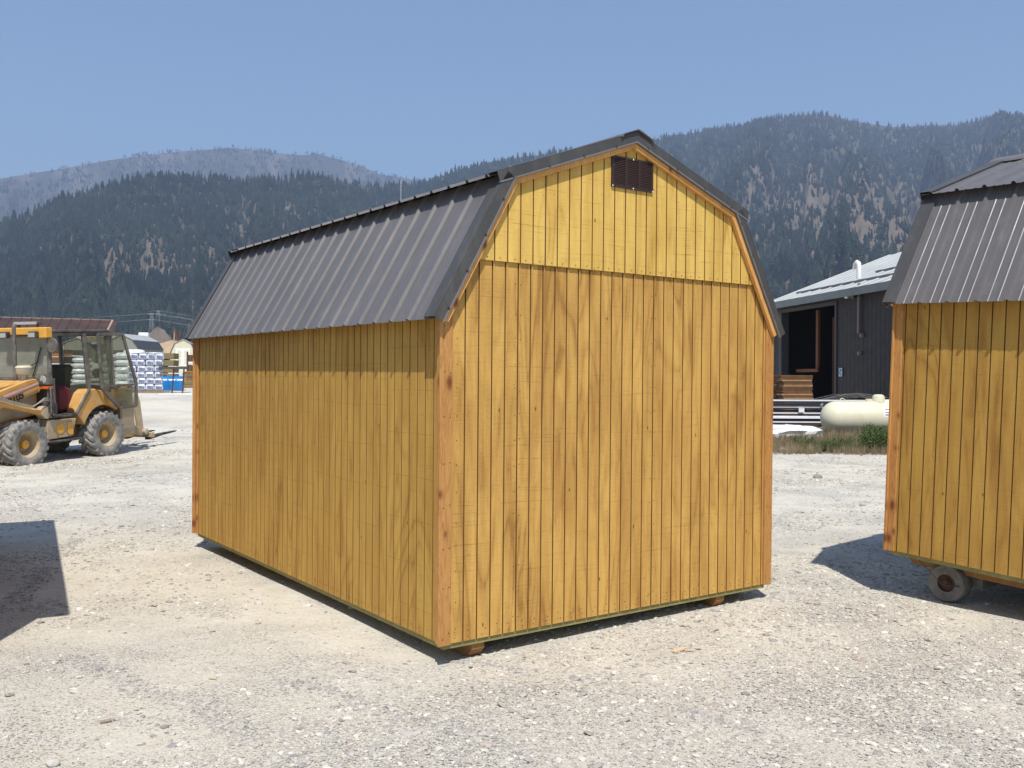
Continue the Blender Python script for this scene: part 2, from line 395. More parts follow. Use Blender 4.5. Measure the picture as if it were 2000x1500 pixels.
def hills_h(az, r):
    e = np.interp(az, nr_az, nr_el)
    R = np.interp(az, [-40, 10, 26, 30, 40, 52, 64, 90], [1700, 1800, 2000, 2300, 2700, 3200, 3400, 3200])
    R0 = np.interp(az, [0, 26, 34, 90], [820, 900, 700, 650])
    t = (r-R0)/(R-R0); tc = np.clip(t, 0, 1)
    wig = (fbm(az*.28+50, r/900+3, 4, 11)-.5)
    S = tc**1.12
    crest = np.clip(t, 0, None)
    base = 8+(R*e-8+CAM[2])*S
    gul = np.abs(fbm(az*.55+wig*2.2+20, r/1500.+7, 5, 3)-.5)*2        # gullies that run down the slope
    rel = (gul-.35)*np.interp(az, [0, 26, 45, 90], [70, 70, 230, 230])*np.sin(np.pi*np.clip(tc, 0, 1))**.8
    rel += (fbm(az*1.9, r/260., 4, 5)-.5)*34*np.sin(np.pi*tc)
    h = base+rel
    h = np.where(t > 1, 8+(R*e-8+CAM[2])*np.clip(1-(t-1)*.9, -1, 1), h)
    return np.where(t < 0, 8+t*60, h), t, R

def bare_mask(az, t, x, y):
    """open dry slopes between the trees"""
    def blob(ca, ct, wa, wt, p=1.): return p*np.exp(-(((az-ca)/wa)**2+((t-ct)/wt)**2))
    s = blob(13.2, .50, 2.6, .10, 1.15)+blob(16.5, .47, 3, .07, .8)+blob(18.9, .40, 2, .06, .7)+blob(17.5, .10, 1.6, .13, 1.1)+blob(15.4, .06, .9, .05, .9)
    s += blob(21.5, .66, 2.5, .12, .6)+blob(27, .5, 3, .1, .6)+blob(19.6, .8, 1.8, .1, .45)
    s += blob(52.5, .52, 2.3, .10, .8)+blob(56.5, .50, 4.2, .13, .9)+blob(57.5, .30, 2.4, .12, 1.25)+blob(53.5, .36, 1.6, .07, .8)+blob(60.5, .40, 3, .12, .7)+blob(50, .38, 1, .1, .7)
    n = fbm(az*4.5+9, t*30, 5, 21); n2 = fbm(az*1.1+3, t*7, 3, 22)
    s = s+np.clip((n2-.56)*2.2, 0, .35)*(t < .9)
    return np.clip((s*.95+(n-.5)*2.3-.30)*1.5, 0, 1)

def hill_mat(name, tree, tree2, bare, bare2):
    n = NT(name); v = n.map(1); b = n.attr('bare')
    m1 = n.mix(n.ramp(n.noise(v, .02, 6, .65), (.4, 0), (.6, 1)), tree, tree2)
    m2 = n.mix(n.ramp(n.noise(v, .03, 7, .7), (.35, 0), (.65, 1)), bare, bare2)
    c = n.mix(n.ramp(n.math('ADD', b, n.math('MULTIPLY', n.math('SUBTRACT', n.noise(v, .06, 5, .7), .5), .8)), (.25, 0), (.75, 1)), m1, m2)
    return n.done(c, .95, 0, .1)
M['hill'] = hill_mat('forest_floor_and_dry_slope', (.040, .044, .030), (.105, .09, .062), (.165, .135, .10), (.11, .094, .07))
M['farhill'] = hill_mat('distant_burnt_slope', (.05, .05, .048), (.08, .075, .07), (.135, .12, .11), (.10, .095, .09))
hx, hy, ha, hr = polar(-38, 100, 860, np.concatenate([np.linspace(600, 3450, 230), np.linspace(3500, 4300, 10)]))
hz, ht, hR = hills_h(ha, hr)
hb = bare_mask(ha, ht, hx, hy)
hills = grid_mesh('mountain_ridge', np.stack([hx, hy, hz], -1), M['hill'], False, {'bare': hb})
tag(hills, 'forested mountain ridge with bare dry slopes behind the yard', kind='structure')

far_ridge = np.array([(-1500, 430), (-700, 380), (-200, 362), (0, 347), (60, 337), (130, 326), (200, 313), (280, 301), (350, 294), (420, 289), (450, 287), (500, 291), (550, 299), (590, 301), (620, 299), (660, 309), (700, 321), (740, 339), (790, 346), (830, 356), (900, 390), (1100, 460), (1300, 520)], float)
fr_az = az_px(far_ridge[:, 0]); fr_el = el_px(far_ridge[:, 0], far_ridge[:, 1])
def far_h(az, r):
    e = np.interp(az, fr_az, fr_el); R = 4700.; t = (r-2300)/(R-2300); tc = np.clip(t, 0, 1)
    gul = np.abs(fbm(az*.8+5, r/1400., 5, 31)-.5)*2
    h = 30+(R*e-28)*tc**1.1+(gul-.35)*190*np.sin(np.pi*tc)**.8
    return np.where(t > 1, 30+(R*e-28)*(1-(t-1)*2.2), h), t
fx, fy, fa, fr = polar(-38, 46, 560, np.linspace(2300, 5150, 110))
fz, ft = far_h(fa, fr)
fb = np.clip((fbm(fa*1.3, ft*6, 5, 8)-.45)*4, 0, 1)
farm = grid_mesh('distant_mountain', np.stack([fx, fy, fz], -1), M['farhill'], False, {'bare': fb})
tag(farm, 'pale smoke veiled mountain beyond the left ridge', kind='structure')

# ------------------------------------------------------------------ forest: real conifers scattered over the slopes
def leaf_mat(name, a, b):
    n = NT(name); c = n.mix(n.rand(), a, b)
    loc = n.rand('Location'); g = n.noise(n.map(.006, src=loc), 1, 4, .6); g2 = n.noise(n.map(.03, src=loc), 1, 3, .6)
    c = n.mix(n.ramp(g, (.42, 0), (.62, .75)), c, tuple(k*.45 for k in a)); c = n.mix(n.ramp(g2, (.5, 0), (.68, .7)), c, tuple(k*1.9 for k in b))
    return n.done(c, .9, 0, .15)
M['needle'] = leaf_mat('pine_needles', (.015, .026, .020), (.036, .046, .030))
M['snag'] = leaf_mat('dead_wood', (.13, .12, .115), (.2, .18, .17))
def conifer(i, dead=False):
    rg = random.Random(i); mb = MB()
    mb.tube([(0, 0, -.1), (rg.uniform(-.01, .01), 0, .5), (0, 0, 1)], [.022, .014, .003], 4, False)
    if dead:
        for k in range(9):
            z = rg.uniform(.3, .95); a = rg.uniform(0, 6.28); L = .10*(1.1-z)+.03
            mb.add([(0, 0, z-.015), (math.cos(a)*L, math.sin(a)*L, z+.02), (0, 0, z+.015)], [(0, 1, 2)])
    else:
        n = rg.choice((5, 6)); w = rg.uniform(.13, .19)
        for k in range(n):
            z0 = .12+k*.86/n; z1 = z0+1.35*.86/n; z1 = min(z1, 1.02); r = w*(1-k/n)**.85+.015
            s = 7; a0 = rg.uniform(0, 6); vs = []
            for j in range(s):
                rr = r*rg.uniform(.55, 1.25); a = a0+j*6.283/s; vs.append((rr*math.cos(a), rr*math.sin(a), z0-rg.uniform(0, .05)))
            vs.append((rg.uniform(-.01, .01), rg.uniform(-.01, .01), z1)); mb.add(vs, [(j, (j+1) % s, s) for j in range(s)])
    o = mb.build('conifer_form', M['snag'] if dead else M['needle'])
    COL.objects.unlink(o); return o
def make_coll(name, objs):
    c = bpy.data.collections.new(name)
    for o in objs: c.objects.link(o)
    return c
trees_c = make_coll('conifer_forms', [conifer(i) for i in range(6)])
snags_c = make_coll('snag_forms', [conifer(20+i, True) for i in range(3)])

def scatter(name, pts, scl, coll, label, rot=None, tilt=None, flat=None):
    me = bpy.data.meshes.new(name); n = len(pts)
    me.vertices.add(n); me.vertices.foreach_set('co', np.asarray(pts, np.float32).reshape(-1))
    sc = np.asarray(scl, np.float32)
    if sc.ndim == 1: sc = np.repeat(sc[:, None], 3, 1)
    me.attributes.new('scl', 'FLOAT_VECTOR', 'POINT').data.foreach_set('vector', sc.reshape(-1))
    ro = np.zeros((n, 3), np.float32); ro[:, 2] = RNG.uniform(0, 6.28, n)
    if tilt: ro[:, :2] = RNG.uniform(-tilt, tilt, (n, 2))
    me.attributes.new('rot', 'FLOAT_VECTOR', 'POINT').data.foreach_set('vector', ro.reshape(-1))
    o = bpy.data.objects.new(name, me); COL.objects.link(o)
    g = bpy.data.node_groups.new(name, 'GeometryNodeTree')
    g.interface.new_socket('Geometry', in_out='INPUT', socket_type='NodeSocketGeometry')
    g.interface.new_socket('Geometry', in_out='OUTPUT', socket_type='NodeSocketGeometry')
    N = g.nodes; L = g.links; gi = N.new('NodeGroupInput'); go = N.new('NodeGroupOutput')
    ci = N.new('GeometryNodeCollectionInfo'); ci.inputs['Collection'].default_value = coll
    ci.inputs['Separate Children'].default_value = True; ci.inputs['Reset Children'].default_value = True
    ip = N.new('GeometryNodeInstanceOnPoints'); ip.inputs['Pick Instance'].default_value = True
    a1 = N.new('GeometryNodeInputNamedAttribute'); a1.data_type = 'FLOAT_VECTOR'; a1.inputs['Name'].default_value = 'scl'
    a2 = N.new('GeometryNodeInputNamedAttribute'); a2.data_type = 'FLOAT_VECTOR'; a2.inputs['Name'].default_value = 'rot'
    rd = N.new('FunctionNodeRandomValue'); rd.data_type = 'INT'; rd.inputs[4].default_value = 0; rd.inputs[5].default_value = 50
    L.new(gi.outputs[0], ip.inputs['Points']); L.new(ci.outputs[0], ip.inputs['Instance'])
    L.new(a1.outputs[0], ip.inputs['Scale']); L.new(a2.outputs[0], ip.inputs['Rotation'])
    L.new(rd.outputs[2], ip.inputs['Instance Index']); L.new(ip.outputs[0], go.inputs[0])
    md = o.modifiers.new('scatter', 'NODES'); md.node_group = g
    return tag(o, label, kind='stuff')

def forest(n, a0, a1, t0, t1, hmin, hmax, keep, seed):
    r_ = np.random.default_rng(seed)
    az = r_.uniform(a0, a1, n); t = r_.uniform(t0, t1, n)
    R = np.interp(az, [-40, 10, 26, 30, 40, 52, 64, 90], [1700, 1800, 2000, 2300, 2700, 3200, 3400, 3200])
    R0 = np.interp(az, [0, 26, 34, 90], [820, 900, 700, 650]); r = R0+t*(R-R0)
    z = hills_h(az, r)[0]; b = bare_mask(az, t, 0, 0); cl = fbm(az*7, t*40, 3, 77)
    k = r_.uniform(0, 1, n) < keep*(1-.80*b)*np.clip((cl-.28)*5, .1, 1)
    az, r, z = az[k], r[k], z[k]; a = np.radians(az)
    P = np.stack([CAM[0]+np.sin(a)*r, CAM[1]+np.cos(a)*r, z-.5], -1)
    h = r_.uniform(hmin, hmax, len(P))*np.where(r_.uniform(0, 1, len(P)) < .12, 1.3, 1); w = h*r_.uniform(1.2, 1.9, len(P))
    return P, np.stack([w, w, h], -1)
for nm, args, lab in (('forest', (62000, -4, 31, -.04, .965, 6.5, 14, .9, 1), 'dark conifer forest covering the left hillside'),
                      ('forest', (120000, 28, 72, -.03, .97, 7, 17, .85, 2), 'hazy conifer forest covering the right mountain'),
                      ('forest', (2600, -4, 72, .965, 1.0, 8, 18, .8, 3), 'row of conifers along the ridge line')):
    P, S = forest(*args); scatter(nm, P, S, trees_c, lab)
P, S = forest(9000, 44, 72, .55, 1.0, 10, 18, .8, 4); S[:, :2] *= .9
scatter('burnt_forest', P, S, snags_c, 'grey burnt standing trunks near the mountain top')
r_ = np.random.default_rng(9); n_ = 16000; az = r_.uniform(3, 33, n_); t = r_.uniform(.3, 1.0, n_); r = 2300+t*2400
z = far_h(az, r)[0]; a = np.radians(az); k = fbm(az*3, t*20, 4, 5) > .45
P = np.stack([CAM[0]+np.sin(a)*r, CAM[1]+np.cos(a)*r, z], -1)[k]; h = r_.uniform(8, 16, len(P))
scatter('distant_forest', P, np.stack([h*1.6, h*1.6, h], -1), trees_c, 'sparse trees on the distant smoke veiled mountain')

# ------------------------------------------------------------------ haze: wildfire smoke in the air
hm = bpy.data.materials.new('smoky_air'); hm.use_nodes = True; hn = hm.node_tree; hn.nodes.clear()
pv = hn.nodes.new('ShaderNodeVolumePrincipled'); ho = hn.nodes.new('ShaderNodeOutputMaterial')
pv.inputs['Color'].default_value = (.55, .71, 1.0, 1); pv.inputs['Density'].default_value = 2.1e-4; pv.inputs['Anisotropy'].default_value = .15
hn.links.new(pv.outputs[0], ho.inputs['Volume'])
haze = MB().box(CAM[0]-5500, CAM[0]+5500, CAM[1]-5500, CAM[1]+5500, -62, 1240).build('haze', hm); tag(haze, 'thin blue wildfire smoke hanging in the valley air', kind='stuff')
# ------------------------------------------------------------------ gambrel sheds
W, L_, ZB = 3.06, 4.877, .125
CX = W/2; I4 = .1016
TR = [(-1.570, 2.135), (-1.048, 3.055), (0, 3.437), (1.048, 3.055), (1.570, 2.135)]     # outer edge of the rake boards, about the centre line
def offset_poly(pts, d):
    """move an open polyline to its left by d, mitred"""
    out = []
    for i, p in enumerate(pts):
        p = Vector(p); ns = []
        for a, b in ((i-1, i), (i, i+1)):
            if a >= 0 and b < len(pts):
                e = (Vector(pts[b])-Vector(pts[a])).normalized(); ns.append(Vector((-e.y, e.x)))
        nn = sum(ns, Vector((0, 0))).normalized(); out.append(p+nn*(d/max(.3, nn.dot(ns[0]))))
    return [tuple(q) for q in out]
WALL_TOP = offset_poly(TR, -.012)
def top_at(x, poly=None):
    poly = poly or WALL_TOP; x = x-CX
    if x <= poly[0][0] or x >= poly[-1][0]: return poly[0][1]
    for (x0, z0), (x1, z1) in zip(poly, poly[1:]):
        if x0 <= x <= x1: return z0+(z1-z0)*(x-x0)/(x1-x0)

def cut_top(x0, x1, zlo, ztop=None):
    """outline of a board x0..x1 from zlo up to the gable line (or ztop)"""
    xs = [x0]+[CX+p[0] for p in WALL_TOP if x0 < CX+p[0] < x1]+[x1]
    tp = [(x, top_at(x) if ztop is None else min(ztop, top_at(x))) for x in xs]
    if ztop is not None and len({round(z, 4) for _, z in tp}) > 1:
        tp2 = []
        for (xa, _), (xb, _) in zip(tp, tp[1:]):
            for k in range(9):
                x = xa+(xb-xa)*k/8; tp2.append((x, min(ztop, top_at(x))))
        tp = tp2
    return [(x0, zlo)]+[(x1, zlo)]+tp[::-1]

def make_shed(root, mats, far=False, detail=True):
    siding, groove, gable, upper = mats
    gw = .0098
    def panels(edges, seams, mk, rev=False):
        """edges: groove centres incl. both ends; one siding_panel per 4 ft sheet with its boards as sub-parts"""
        cur = None
        for i, (a, b) in enumerate(zip(edges, edges[1:])):
            if cur is None or any(abs(a-s) < 1e-6 for s in seams):
                nxt = [s for s in seams if s > a+1e-6]; e = nxt[0] if nxt else edges[-1]
                cur = mk('siding_panel', a+.002, e-.002, True, None)
            mk('siding_board', a+gw/2+(.001 if a in seams else 0), b-gw/2, False, cur)
    sp = ZB+2.397
    S0 = [.1287+I4*k for k in range(0, 47)]
    G0 = [.147+I4*k for k in range(0, 28)]+[2.992]
    for sgn, xw in ((-1, 0.), (1, W)):
        edges = [.004]+S0+[L_-.004]
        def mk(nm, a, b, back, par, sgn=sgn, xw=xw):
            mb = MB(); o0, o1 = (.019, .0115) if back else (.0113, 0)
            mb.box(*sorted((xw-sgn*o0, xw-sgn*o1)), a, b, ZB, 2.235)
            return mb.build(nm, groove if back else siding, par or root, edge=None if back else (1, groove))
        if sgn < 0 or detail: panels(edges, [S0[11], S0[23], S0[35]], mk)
    for yw, sg in ((0., -1), (L_, 1)):
        e = [.004]+G0+[W-.004]
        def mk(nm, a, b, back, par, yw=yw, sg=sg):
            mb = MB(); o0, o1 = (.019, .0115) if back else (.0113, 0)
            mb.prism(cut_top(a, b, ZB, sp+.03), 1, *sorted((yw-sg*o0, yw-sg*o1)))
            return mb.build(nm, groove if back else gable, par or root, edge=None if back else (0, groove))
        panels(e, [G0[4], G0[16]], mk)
        e2 = [.05]+[x+.004 for x in G0 if .3 < x < 2.8]+[W-.05]
        e2 = [x for x in e2 if .05 < x < W-.05]; e2 = [.22]+e2+[W-.22]
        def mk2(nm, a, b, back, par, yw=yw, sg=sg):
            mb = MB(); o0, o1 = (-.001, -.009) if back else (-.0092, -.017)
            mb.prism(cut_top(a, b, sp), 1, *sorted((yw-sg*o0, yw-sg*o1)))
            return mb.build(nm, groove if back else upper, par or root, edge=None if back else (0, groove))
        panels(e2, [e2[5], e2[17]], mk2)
        # corner trim on the gable face
        for x0, x1 in ((-.043, .046), (W-.046, W+.043)):
            z1 = top_at(.0)+.045
            mb = MB(); ys = sorted((yw+sg*.001, yw+sg*.020))
            mb.prism([(x0, ZB-.004), (x1, ZB-.004), (x1, top_at(min(max(x1, 0), W))+(.05 if x1 < 1 else 0)), (x0, top_at(max(0, min(x0, W)))+(.05 if x1 > 1 else 0))], 1, *ys)
            mb.build('corner_trim', M['cedar'], root, bevel=.003)
        for xs in ((-.021, -.001), (W+.001, W+.021)):
            y0, y1 = sorted((yw-sg*.060, yw+sg*.0005))
            MB().box(*xs, y0, y1, ZB-.003, 2.20).build('corner_trim', M['cedar'], root, bevel=.002)
        # rake boards, 2x2, following the gambrel
        outer = TR; inner = offset_poly(TR, -.040)
        for i in range(4):
            a, b = outer[i], outer[i+1]; c, d = inner[i+1], inner[i]
            if i == 0: d = (d[0], d[1])
            poly = [(CX+p[0], p[1]) for p in (a, b, c, d)]
            MB().prism(poly, 1, *sorted((yw+sg*.0205, yw+sg*.052))).build('rake_board', M['rake_wood'], root, bevel=.004, seg=2)
        # steel flashing over the rake: face, hem and top leg
        for i in range(4):
            off = .074 if i in (0, 3) else .072
            pts = list(TR)
            ext = .028
            if i == 0: p = Vector(TR[0])+(Vector(TR[0])-Vector(TR[1])).normalized()*ext; seg_ = [tuple(p), TR[1]]
            elif i == 3: p = Vector(TR[4])+(Vector(TR[4])-Vector(TR[3])).normalized()*ext; seg_ = [TR[3], tuple(p)]
            elif i == 1: p = Vector(TR[1])+(Vector(TR[1])-Vector(TR[2])).normalized()*.13; seg_ = [tuple(p), TR[2]]
            else: p = Vector(TR[3])+(Vector(TR[3])-Vector(TR[2])).normalized()*.13; seg_ = [TR[2], tuple(p)]
            e_ = (Vector(seg_[1])-Vector(seg_[0])).normalized(); n_ = Vector((-e_.y, e_.x))
            def q(s, d, nudge=0):
                v = Vector(s)+n_*d+e_*nudge
                if i == 1 and s is seg_[1] or i == 2 and s is seg_[0]: v = Vector((0, s[1]+d/abs(n_.y)))
                return (CX+v.x, v.y)
            mb = MB(); y0, y1 = sorted((yw+sg*.064, yw+sg*.0675))
            mb.prism([q(seg_[0], .010), q(seg_[1], .010), q(seg_[1], off), q(seg_[0], off)], 1, y0, y1)
            ya, yb = sorted((yw+sg*.0675, yw-sg*.055))
            mb.prism([q(seg_[0], off+.001), q(seg_[1], off+.001), q(seg_[1], off+.0035), q(seg_[0], off+.0035)], 1, ya, yb)
            fl = mb.build('rake_flashing', M['flash'], root)
            mb = MB(); ya, yb = sorted((yw+sg*.0535, yw+sg*.0715))
            mb.prism([q(seg_[0], -.001), q(seg_[1], -.001), q(seg_[1], .0098), q(seg_[0], .0098)], 1, ya, yb)
            mb.build('hem', M['hem'], fl)
            if sg < 0 and detail:
                Ls = (Vector(seg_[1])-Vector(seg_[0])).length; ns = 4
                for k in range(ns):
                    p = Vector(seg_[0]).lerp(Vector(seg_[1]), (k+.35)/ns)+n_*.012
                    MB().lathe([(0, -.009), (.006, -.008), (.006, 0), (.010, .0), (.010, .002)], (CX+p.x, yw-.0685, p.y), 1, 8).build('screw', M['nail'], fl)
    # ribbed steel roof: 3 ft sheets, major rib each 9 in with two small ribs between
    minor = .0012 if detail else .0035
    def ribprof():
        pr = []; y = -.055
        first = .045
        pts = [(-.055, 0)]
        k = 0
        while True:
            c = first+.2286*k
            if c > L_-.01: break
            pts += [(c-.021, 0), (c-.010, .019), (c+.010, .019), (c+.021, 0)]
            for mm in (.076, .152):
                if c+mm < L_+.03: pts += [(c+mm-.011, 0), (c+mm-.006, minor), (c+mm+.006, minor), (c+mm+.011, 0)]
            k += 1
        pts += [(L_+.055, 0)]
        return pts
    rp = ribprof()
    def sheets(a, b, n_, base, name='roof_panel'):
        """a (low edge) to b (high edge) in x,z; one object per 3 ft sheet"""
        e_ = (Vector(b)-Vector(a)).normalized(); cuts = [-.055]+[.045+.2286*4*k+.0215 for k in range(1, 6)]+[L_+.055]
        for c0, c1 in zip(cuts, cuts[1:]):
            seg_ = [(y, h) for y, h in rp if c0-1e-5 <= y <= c1+1e-5]
            if seg_[0][0] > c0: seg_ = [(c0, 0)]+seg_
            if seg_[-1][0] < c1: seg_ += [(c1, 0)]
            vs = []; fs = []
            for th in (base, base-.0012):
                for y, h in seg_:
                    for s in (a, b):
                        v = Vector(s)+n_*(th+h); vs.append((CX+v.x, y, v.y))
            m_ = len(seg_)
            for i in range(m_-1):
                fs.append((2*i, 2*i+1, 2*i+3, 2*i+2)); o_ = 2*m_
                fs.append((o_+2*i+2, o_+2*i+3, o_+2*i+1, o_+2*i))
                fs.append((2*i, 2*i+2, o_+2*i+2, o_+2*i))
            fs.append((0, 2*m_, 2*m_+1, 1)); fs.append((2*m_-2, 2*m_-1, 4*m_-1, 4*m_-2))
            rp_ = MB().add(vs, fs).build(name, M['roof'], root)
            if detail and a[0] < 0 and name == 'roof_panel' and base < .04:
                mb = MB()
                for y, h in seg_:
                    if h == 0 and c0+.02 < y < c1-.02: pass
                yy = c0+.09
                while yy < c1:
                    for f_ in (.045, .95):
                        v = Vector(a).lerp(Vector(b), f_)+n_*(base+.003)
                        mb.obox((CX+v.x, yy, v.y), .0025, .0045, .0045)
                    yy += .2286
                o_ = mb.build('screws', M['nail'], rp_); o_['kind'] = 'stuff'
    for s in (-1, 1):
        lo, br, ap = [(s*abs(TR[k][0]), TR[k][1]) for k in (0, 1, 2)]
        for (p, q_, base, ex) in ((lo, br, .055, .032), (br, ap, .054, .14)):
            d = (Vector(q_)-Vector(p)).normalized(); n_ = Vector((-d.y, d.x)) if s < 0 else Vector((d.y, -d.x))
            if n_.y < 0: n_ = -n_
            a = Vector(p)-d*ex; b = Vector(q_)-d*(.0 if q_ is br else .03)
            sheets(tuple(a), tuple(b), n_, base)
    # eave closure and lip under the break
    for s in (-1, 1):
        MB().bar((CX+s*1.06, .0, 3.045), (CX+s*1.06, L_, 3.045), .035, .045).build('break_closure', M['flash'], root)
    # vented ridge cap standing proud of the roof
    rv = MB()
    z0 = TR[2][1]+.055
    sl = .383/1.048
    hv, hc, hh_ = .115, .150, .030
    rv.prism([(CX-hv, z0-hv*sl), (CX+hv, z0-hv*sl), (CX+hv, z0-hv*sl+hh_), (CX, z0+hh_), (CX-hv, z0-hv*sl+hh_)], 1, -.062, L_+.062)
    rvo = rv.build('ridge_vent', M['flash'], root)
    rc = MB()
    rc.prism([(CX-hc, z0-hc*sl+hh_-.016), (CX-hc+.02, z0-(hc-.02)*sl+hh_+.001), (CX, z0+hh_+.001), (CX+hc-.02, z0-(hc-.02)*sl+hh_+.001), (CX+hc, z0-hc*sl+hh_-.016), (CX+hc+.006, z0-hc*sl+hh_-.012), (CX+hc-.015, z0-(hc-.015)*sl+hh_+.007), (CX+.03, z0+hh_-.004+.004), (CX, z0+hh_+.008), (CX-hc+.015, z0-(hc-.015)*sl+hh_+.007), (CX-hc-.006, z0-hc*sl+hh_-.012)][::-1], 1, -.085, L_+.085)
    rc.build('ridge_cap', M['roof'], root)
    # floor frame and skids
    MB().box(.012, W-.012, .012, L_-.012, ZB-.035, ZB+.01).build('floor_frame', M['treated'], root)
    for x in (.235, 2.50):
        y0, y1 = .03, L_-.03
        MB().prism([(y0, .004+ZB-.035), (y0, ZB-.075), (y0+.05, -.004), (y1-.05, -.004), (y1, ZB-.075), (y1, ZB-.031)][::-1], 0, x, x+.095).build('skid', M['skid'], root)
    MB().box(.03, W-.03, .03, L_-.03, ZB+.012, ZB+.03).build('floor_deck', M['treated'], root)
    if detail:
        # nails along the foot, the corners and the seams
        mb = MB()
        for k in range(29):
            x = G0[min(k, 28)]-.045
            for zz in (.018+random.uniform(-.003, .003), .055): 
                if x > .07: mb.obox((x+random.uniform(-.02, .02), -.0008, ZB+zz+random.uniform(0, .02)), .0025, .0015, .0025)
            if .3 < x < 2.8: mb.obox((x+random.uniform(-.01, .01), -.0178, ZB+2.397+.02), .003, .0015, .003)
        for k in range(46):
            y = S0[k]-.045
            mb.obox((-.0008, y, ZB+.03+random.uniform(0, .02)), .0015, .0025, .0025)
        for xx in (.09, G0[4]-.02, G0[4]+.02, G0[16]-.02, G0[16]+.02, W-.09):
            for k in range(14): mb.obox((xx, -.0008, ZB+.1+k*.165+random.uniform(-.02, .02)), .0025, .0015, .0025)
        for z in [ZB+.06+.27*k for k in range(8)]:
            for xx in (-.015, .03, W-.03, W+.02): mb.obox((xx, -.0208, z+random.uniform(-.03, .03)), .003, .0015, .003)
        o_ = mb.build('nails', M['nail'], root); o_['kind'] = 'stuff'
        # louvred vent high in the gable
        vx0, vx1, vz0, vz1 = 1.332, 1.727, ZB+2.989, ZB+3.205
        vb = MB().box(vx0, vx1, -.024, -.0178, vz0, vz1)
        cw = (vx1-vx0-.05)/3
        for k in range(4):
            xx = vx0+k*(vx1-vx0-.018)/3; vb.box(xx, xx+.018, -.031, -.0235, vz0, vz1)
        vb.box(vx0, vx1, -.0315, -.0235, vz0, vz0+.016); vb.box(vx0, vx1, -.0315, -.0235, vz1-.014, vz1)
        gv = vb.build('gable_vent', M['vent'], root)
        lm = None
        for k in range(3):
            xa = vx0+.019+k*(vx1-vx0-.018)/3; xb = xa+(vx1-vx0-.018)/3-.020
            for j in range(15):
                z = vz0+.022+j*.0122
                if lm is None:
                    o_ = MB().add([(0, -.0235, .004), (xb-xa, -.0235, .004), (xb-xa, -.0305, -.003), (0, -.0305, -.003), (0, -.0235, .006), (xb-xa, -.0235, .006), (xb-xa, -.0310, -.001), (0, -.0310, -.001)],
                                  [(0, 3, 2, 1), (4, 5, 6, 7), (2, 3, 7, 6), (0, 4, 7, 3), (1, 2, 6, 5)]).build('louver', M['ventslat'], gv); lm = o_.data
                else:
                    o_ = bpy.data.objects.new('louver', lm); COL.objects.link(o_); o_.parent = gv
                o_.location = (xa, 0, z)
        for xx, zz in ((vx0+.006, vz0+.006), (vx0+.2, vz0+.006), (vx1-.006, vz0+.006), (vx0+.2, vz1-.006)):
            MB().lathe([(0, -.0335), (.0055, -.0325), (.0055, -.0315)], (xx, 0, zz), 1, 8).build('screw', M['white'], gv)

main = empty('storage_shed', (0, 0, 0), label='whole yellow stained gambrel shed with charcoal steel roof, standing on skids in the centre', cat='shed', group='yellow gambrel sheds in the yard')
main.rotation_euler = (.0075, 0, 0)
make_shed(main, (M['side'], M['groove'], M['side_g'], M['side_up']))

# the second shed, jacked up on a wheel, leaning a little
p = (3.979, -.504, .3819, .0367, .0425, .0046)
ya = Vector((math.sin(p[3])*math.cos(p[4]), math.cos(p[3])*math.cos(p[4]), math.sin(p[4]))); xa = Vector((math.cos(p[3]), -math.sin(p[3]), 0)); za = xa.cross(ya)
x2 = xa*math.cos(p[5])+za*math.sin(p[5]); z2 = za*math.cos(p[5])-xa*math.sin(p[5])
T = Matrix(((x2.x, ya.x, z2.x, 0), (x2.y, ya.y, z2.y, 0), (x2.z, ya.z, z2.z, 0), (0, 0, 0, 1)))
org = Vector(p[:3])-ya*L_-z2*ZB
T.translation = org
second = empty('storage_shed', label='yellow gambrel shed at the right edge, raised off the ground on a small wheel', cat='shed', group='yellow gambrel sheds in the yard', mat=T)
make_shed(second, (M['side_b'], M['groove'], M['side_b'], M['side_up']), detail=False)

# transport wheel under the second shed
def to_world(v): return T@Vector(v)
M['tyre_old'] = simple('dusty_grey_tyre', (.10, .10, .095), .85, vary=.3, dirt=(.30, .285, .26), dirtamt=.7)
M['rust'] = simple('rusty_steel', (.10, .05, .03), .8, vary=.4, scale=6)
wc = Vector((4.20, -.905, .155))
wroot = empty('shed_mover_wheel', (wc.x, wc.y, 0), math.radians(5), 'small dusty grey wheel carrying the raised end of the right hand shed', 'wheel')
prof = [(.07, -.062), (.105, -.058), (.140, -.066), (.152, -.05), (.156, 0), (.152, .05), (.140, .066), (.105, .058), (.07, .062)]
MB().lathe(prof, (0, 0, .156), 0, 36).build('tyre', M['tyre_old'], wroot, smooth=True)
MB().lathe([(0, -.052), (.03, -.056), (.034, -.035), (.072, -.032), (.078, -.05), (.088, -.052), (.088, .05), (0, .05)], (0, 0, .156), 0, 28).build('rim', M['rust'], wroot, smooth=True)
MB().tube([(-.07, 0, .156), (.42, 0, .156)], .018, 10).build('axle', M['rust'], wroot)
MB().box(.09, .13, -.05, .05, .12, .30).box(.09, .5, -.22, -.12, .12, .29).build('bracket', M['tyre_old'], wroot)
MB().tube([to_world((.02, L_-.25, ZB-.03)), to_world((.07, L_-.32, ZB-.11)), to_world((.09, L_-.42, ZB-.20)), to_world((.2, L_-.52, ZB-.22))], .005, 6).build('dangling_cable', M['black'])
tag(bpy.data.objects['dangling_cable'], 'thin dark cable hanging below the right hand shed beside its wheel', 'cable')

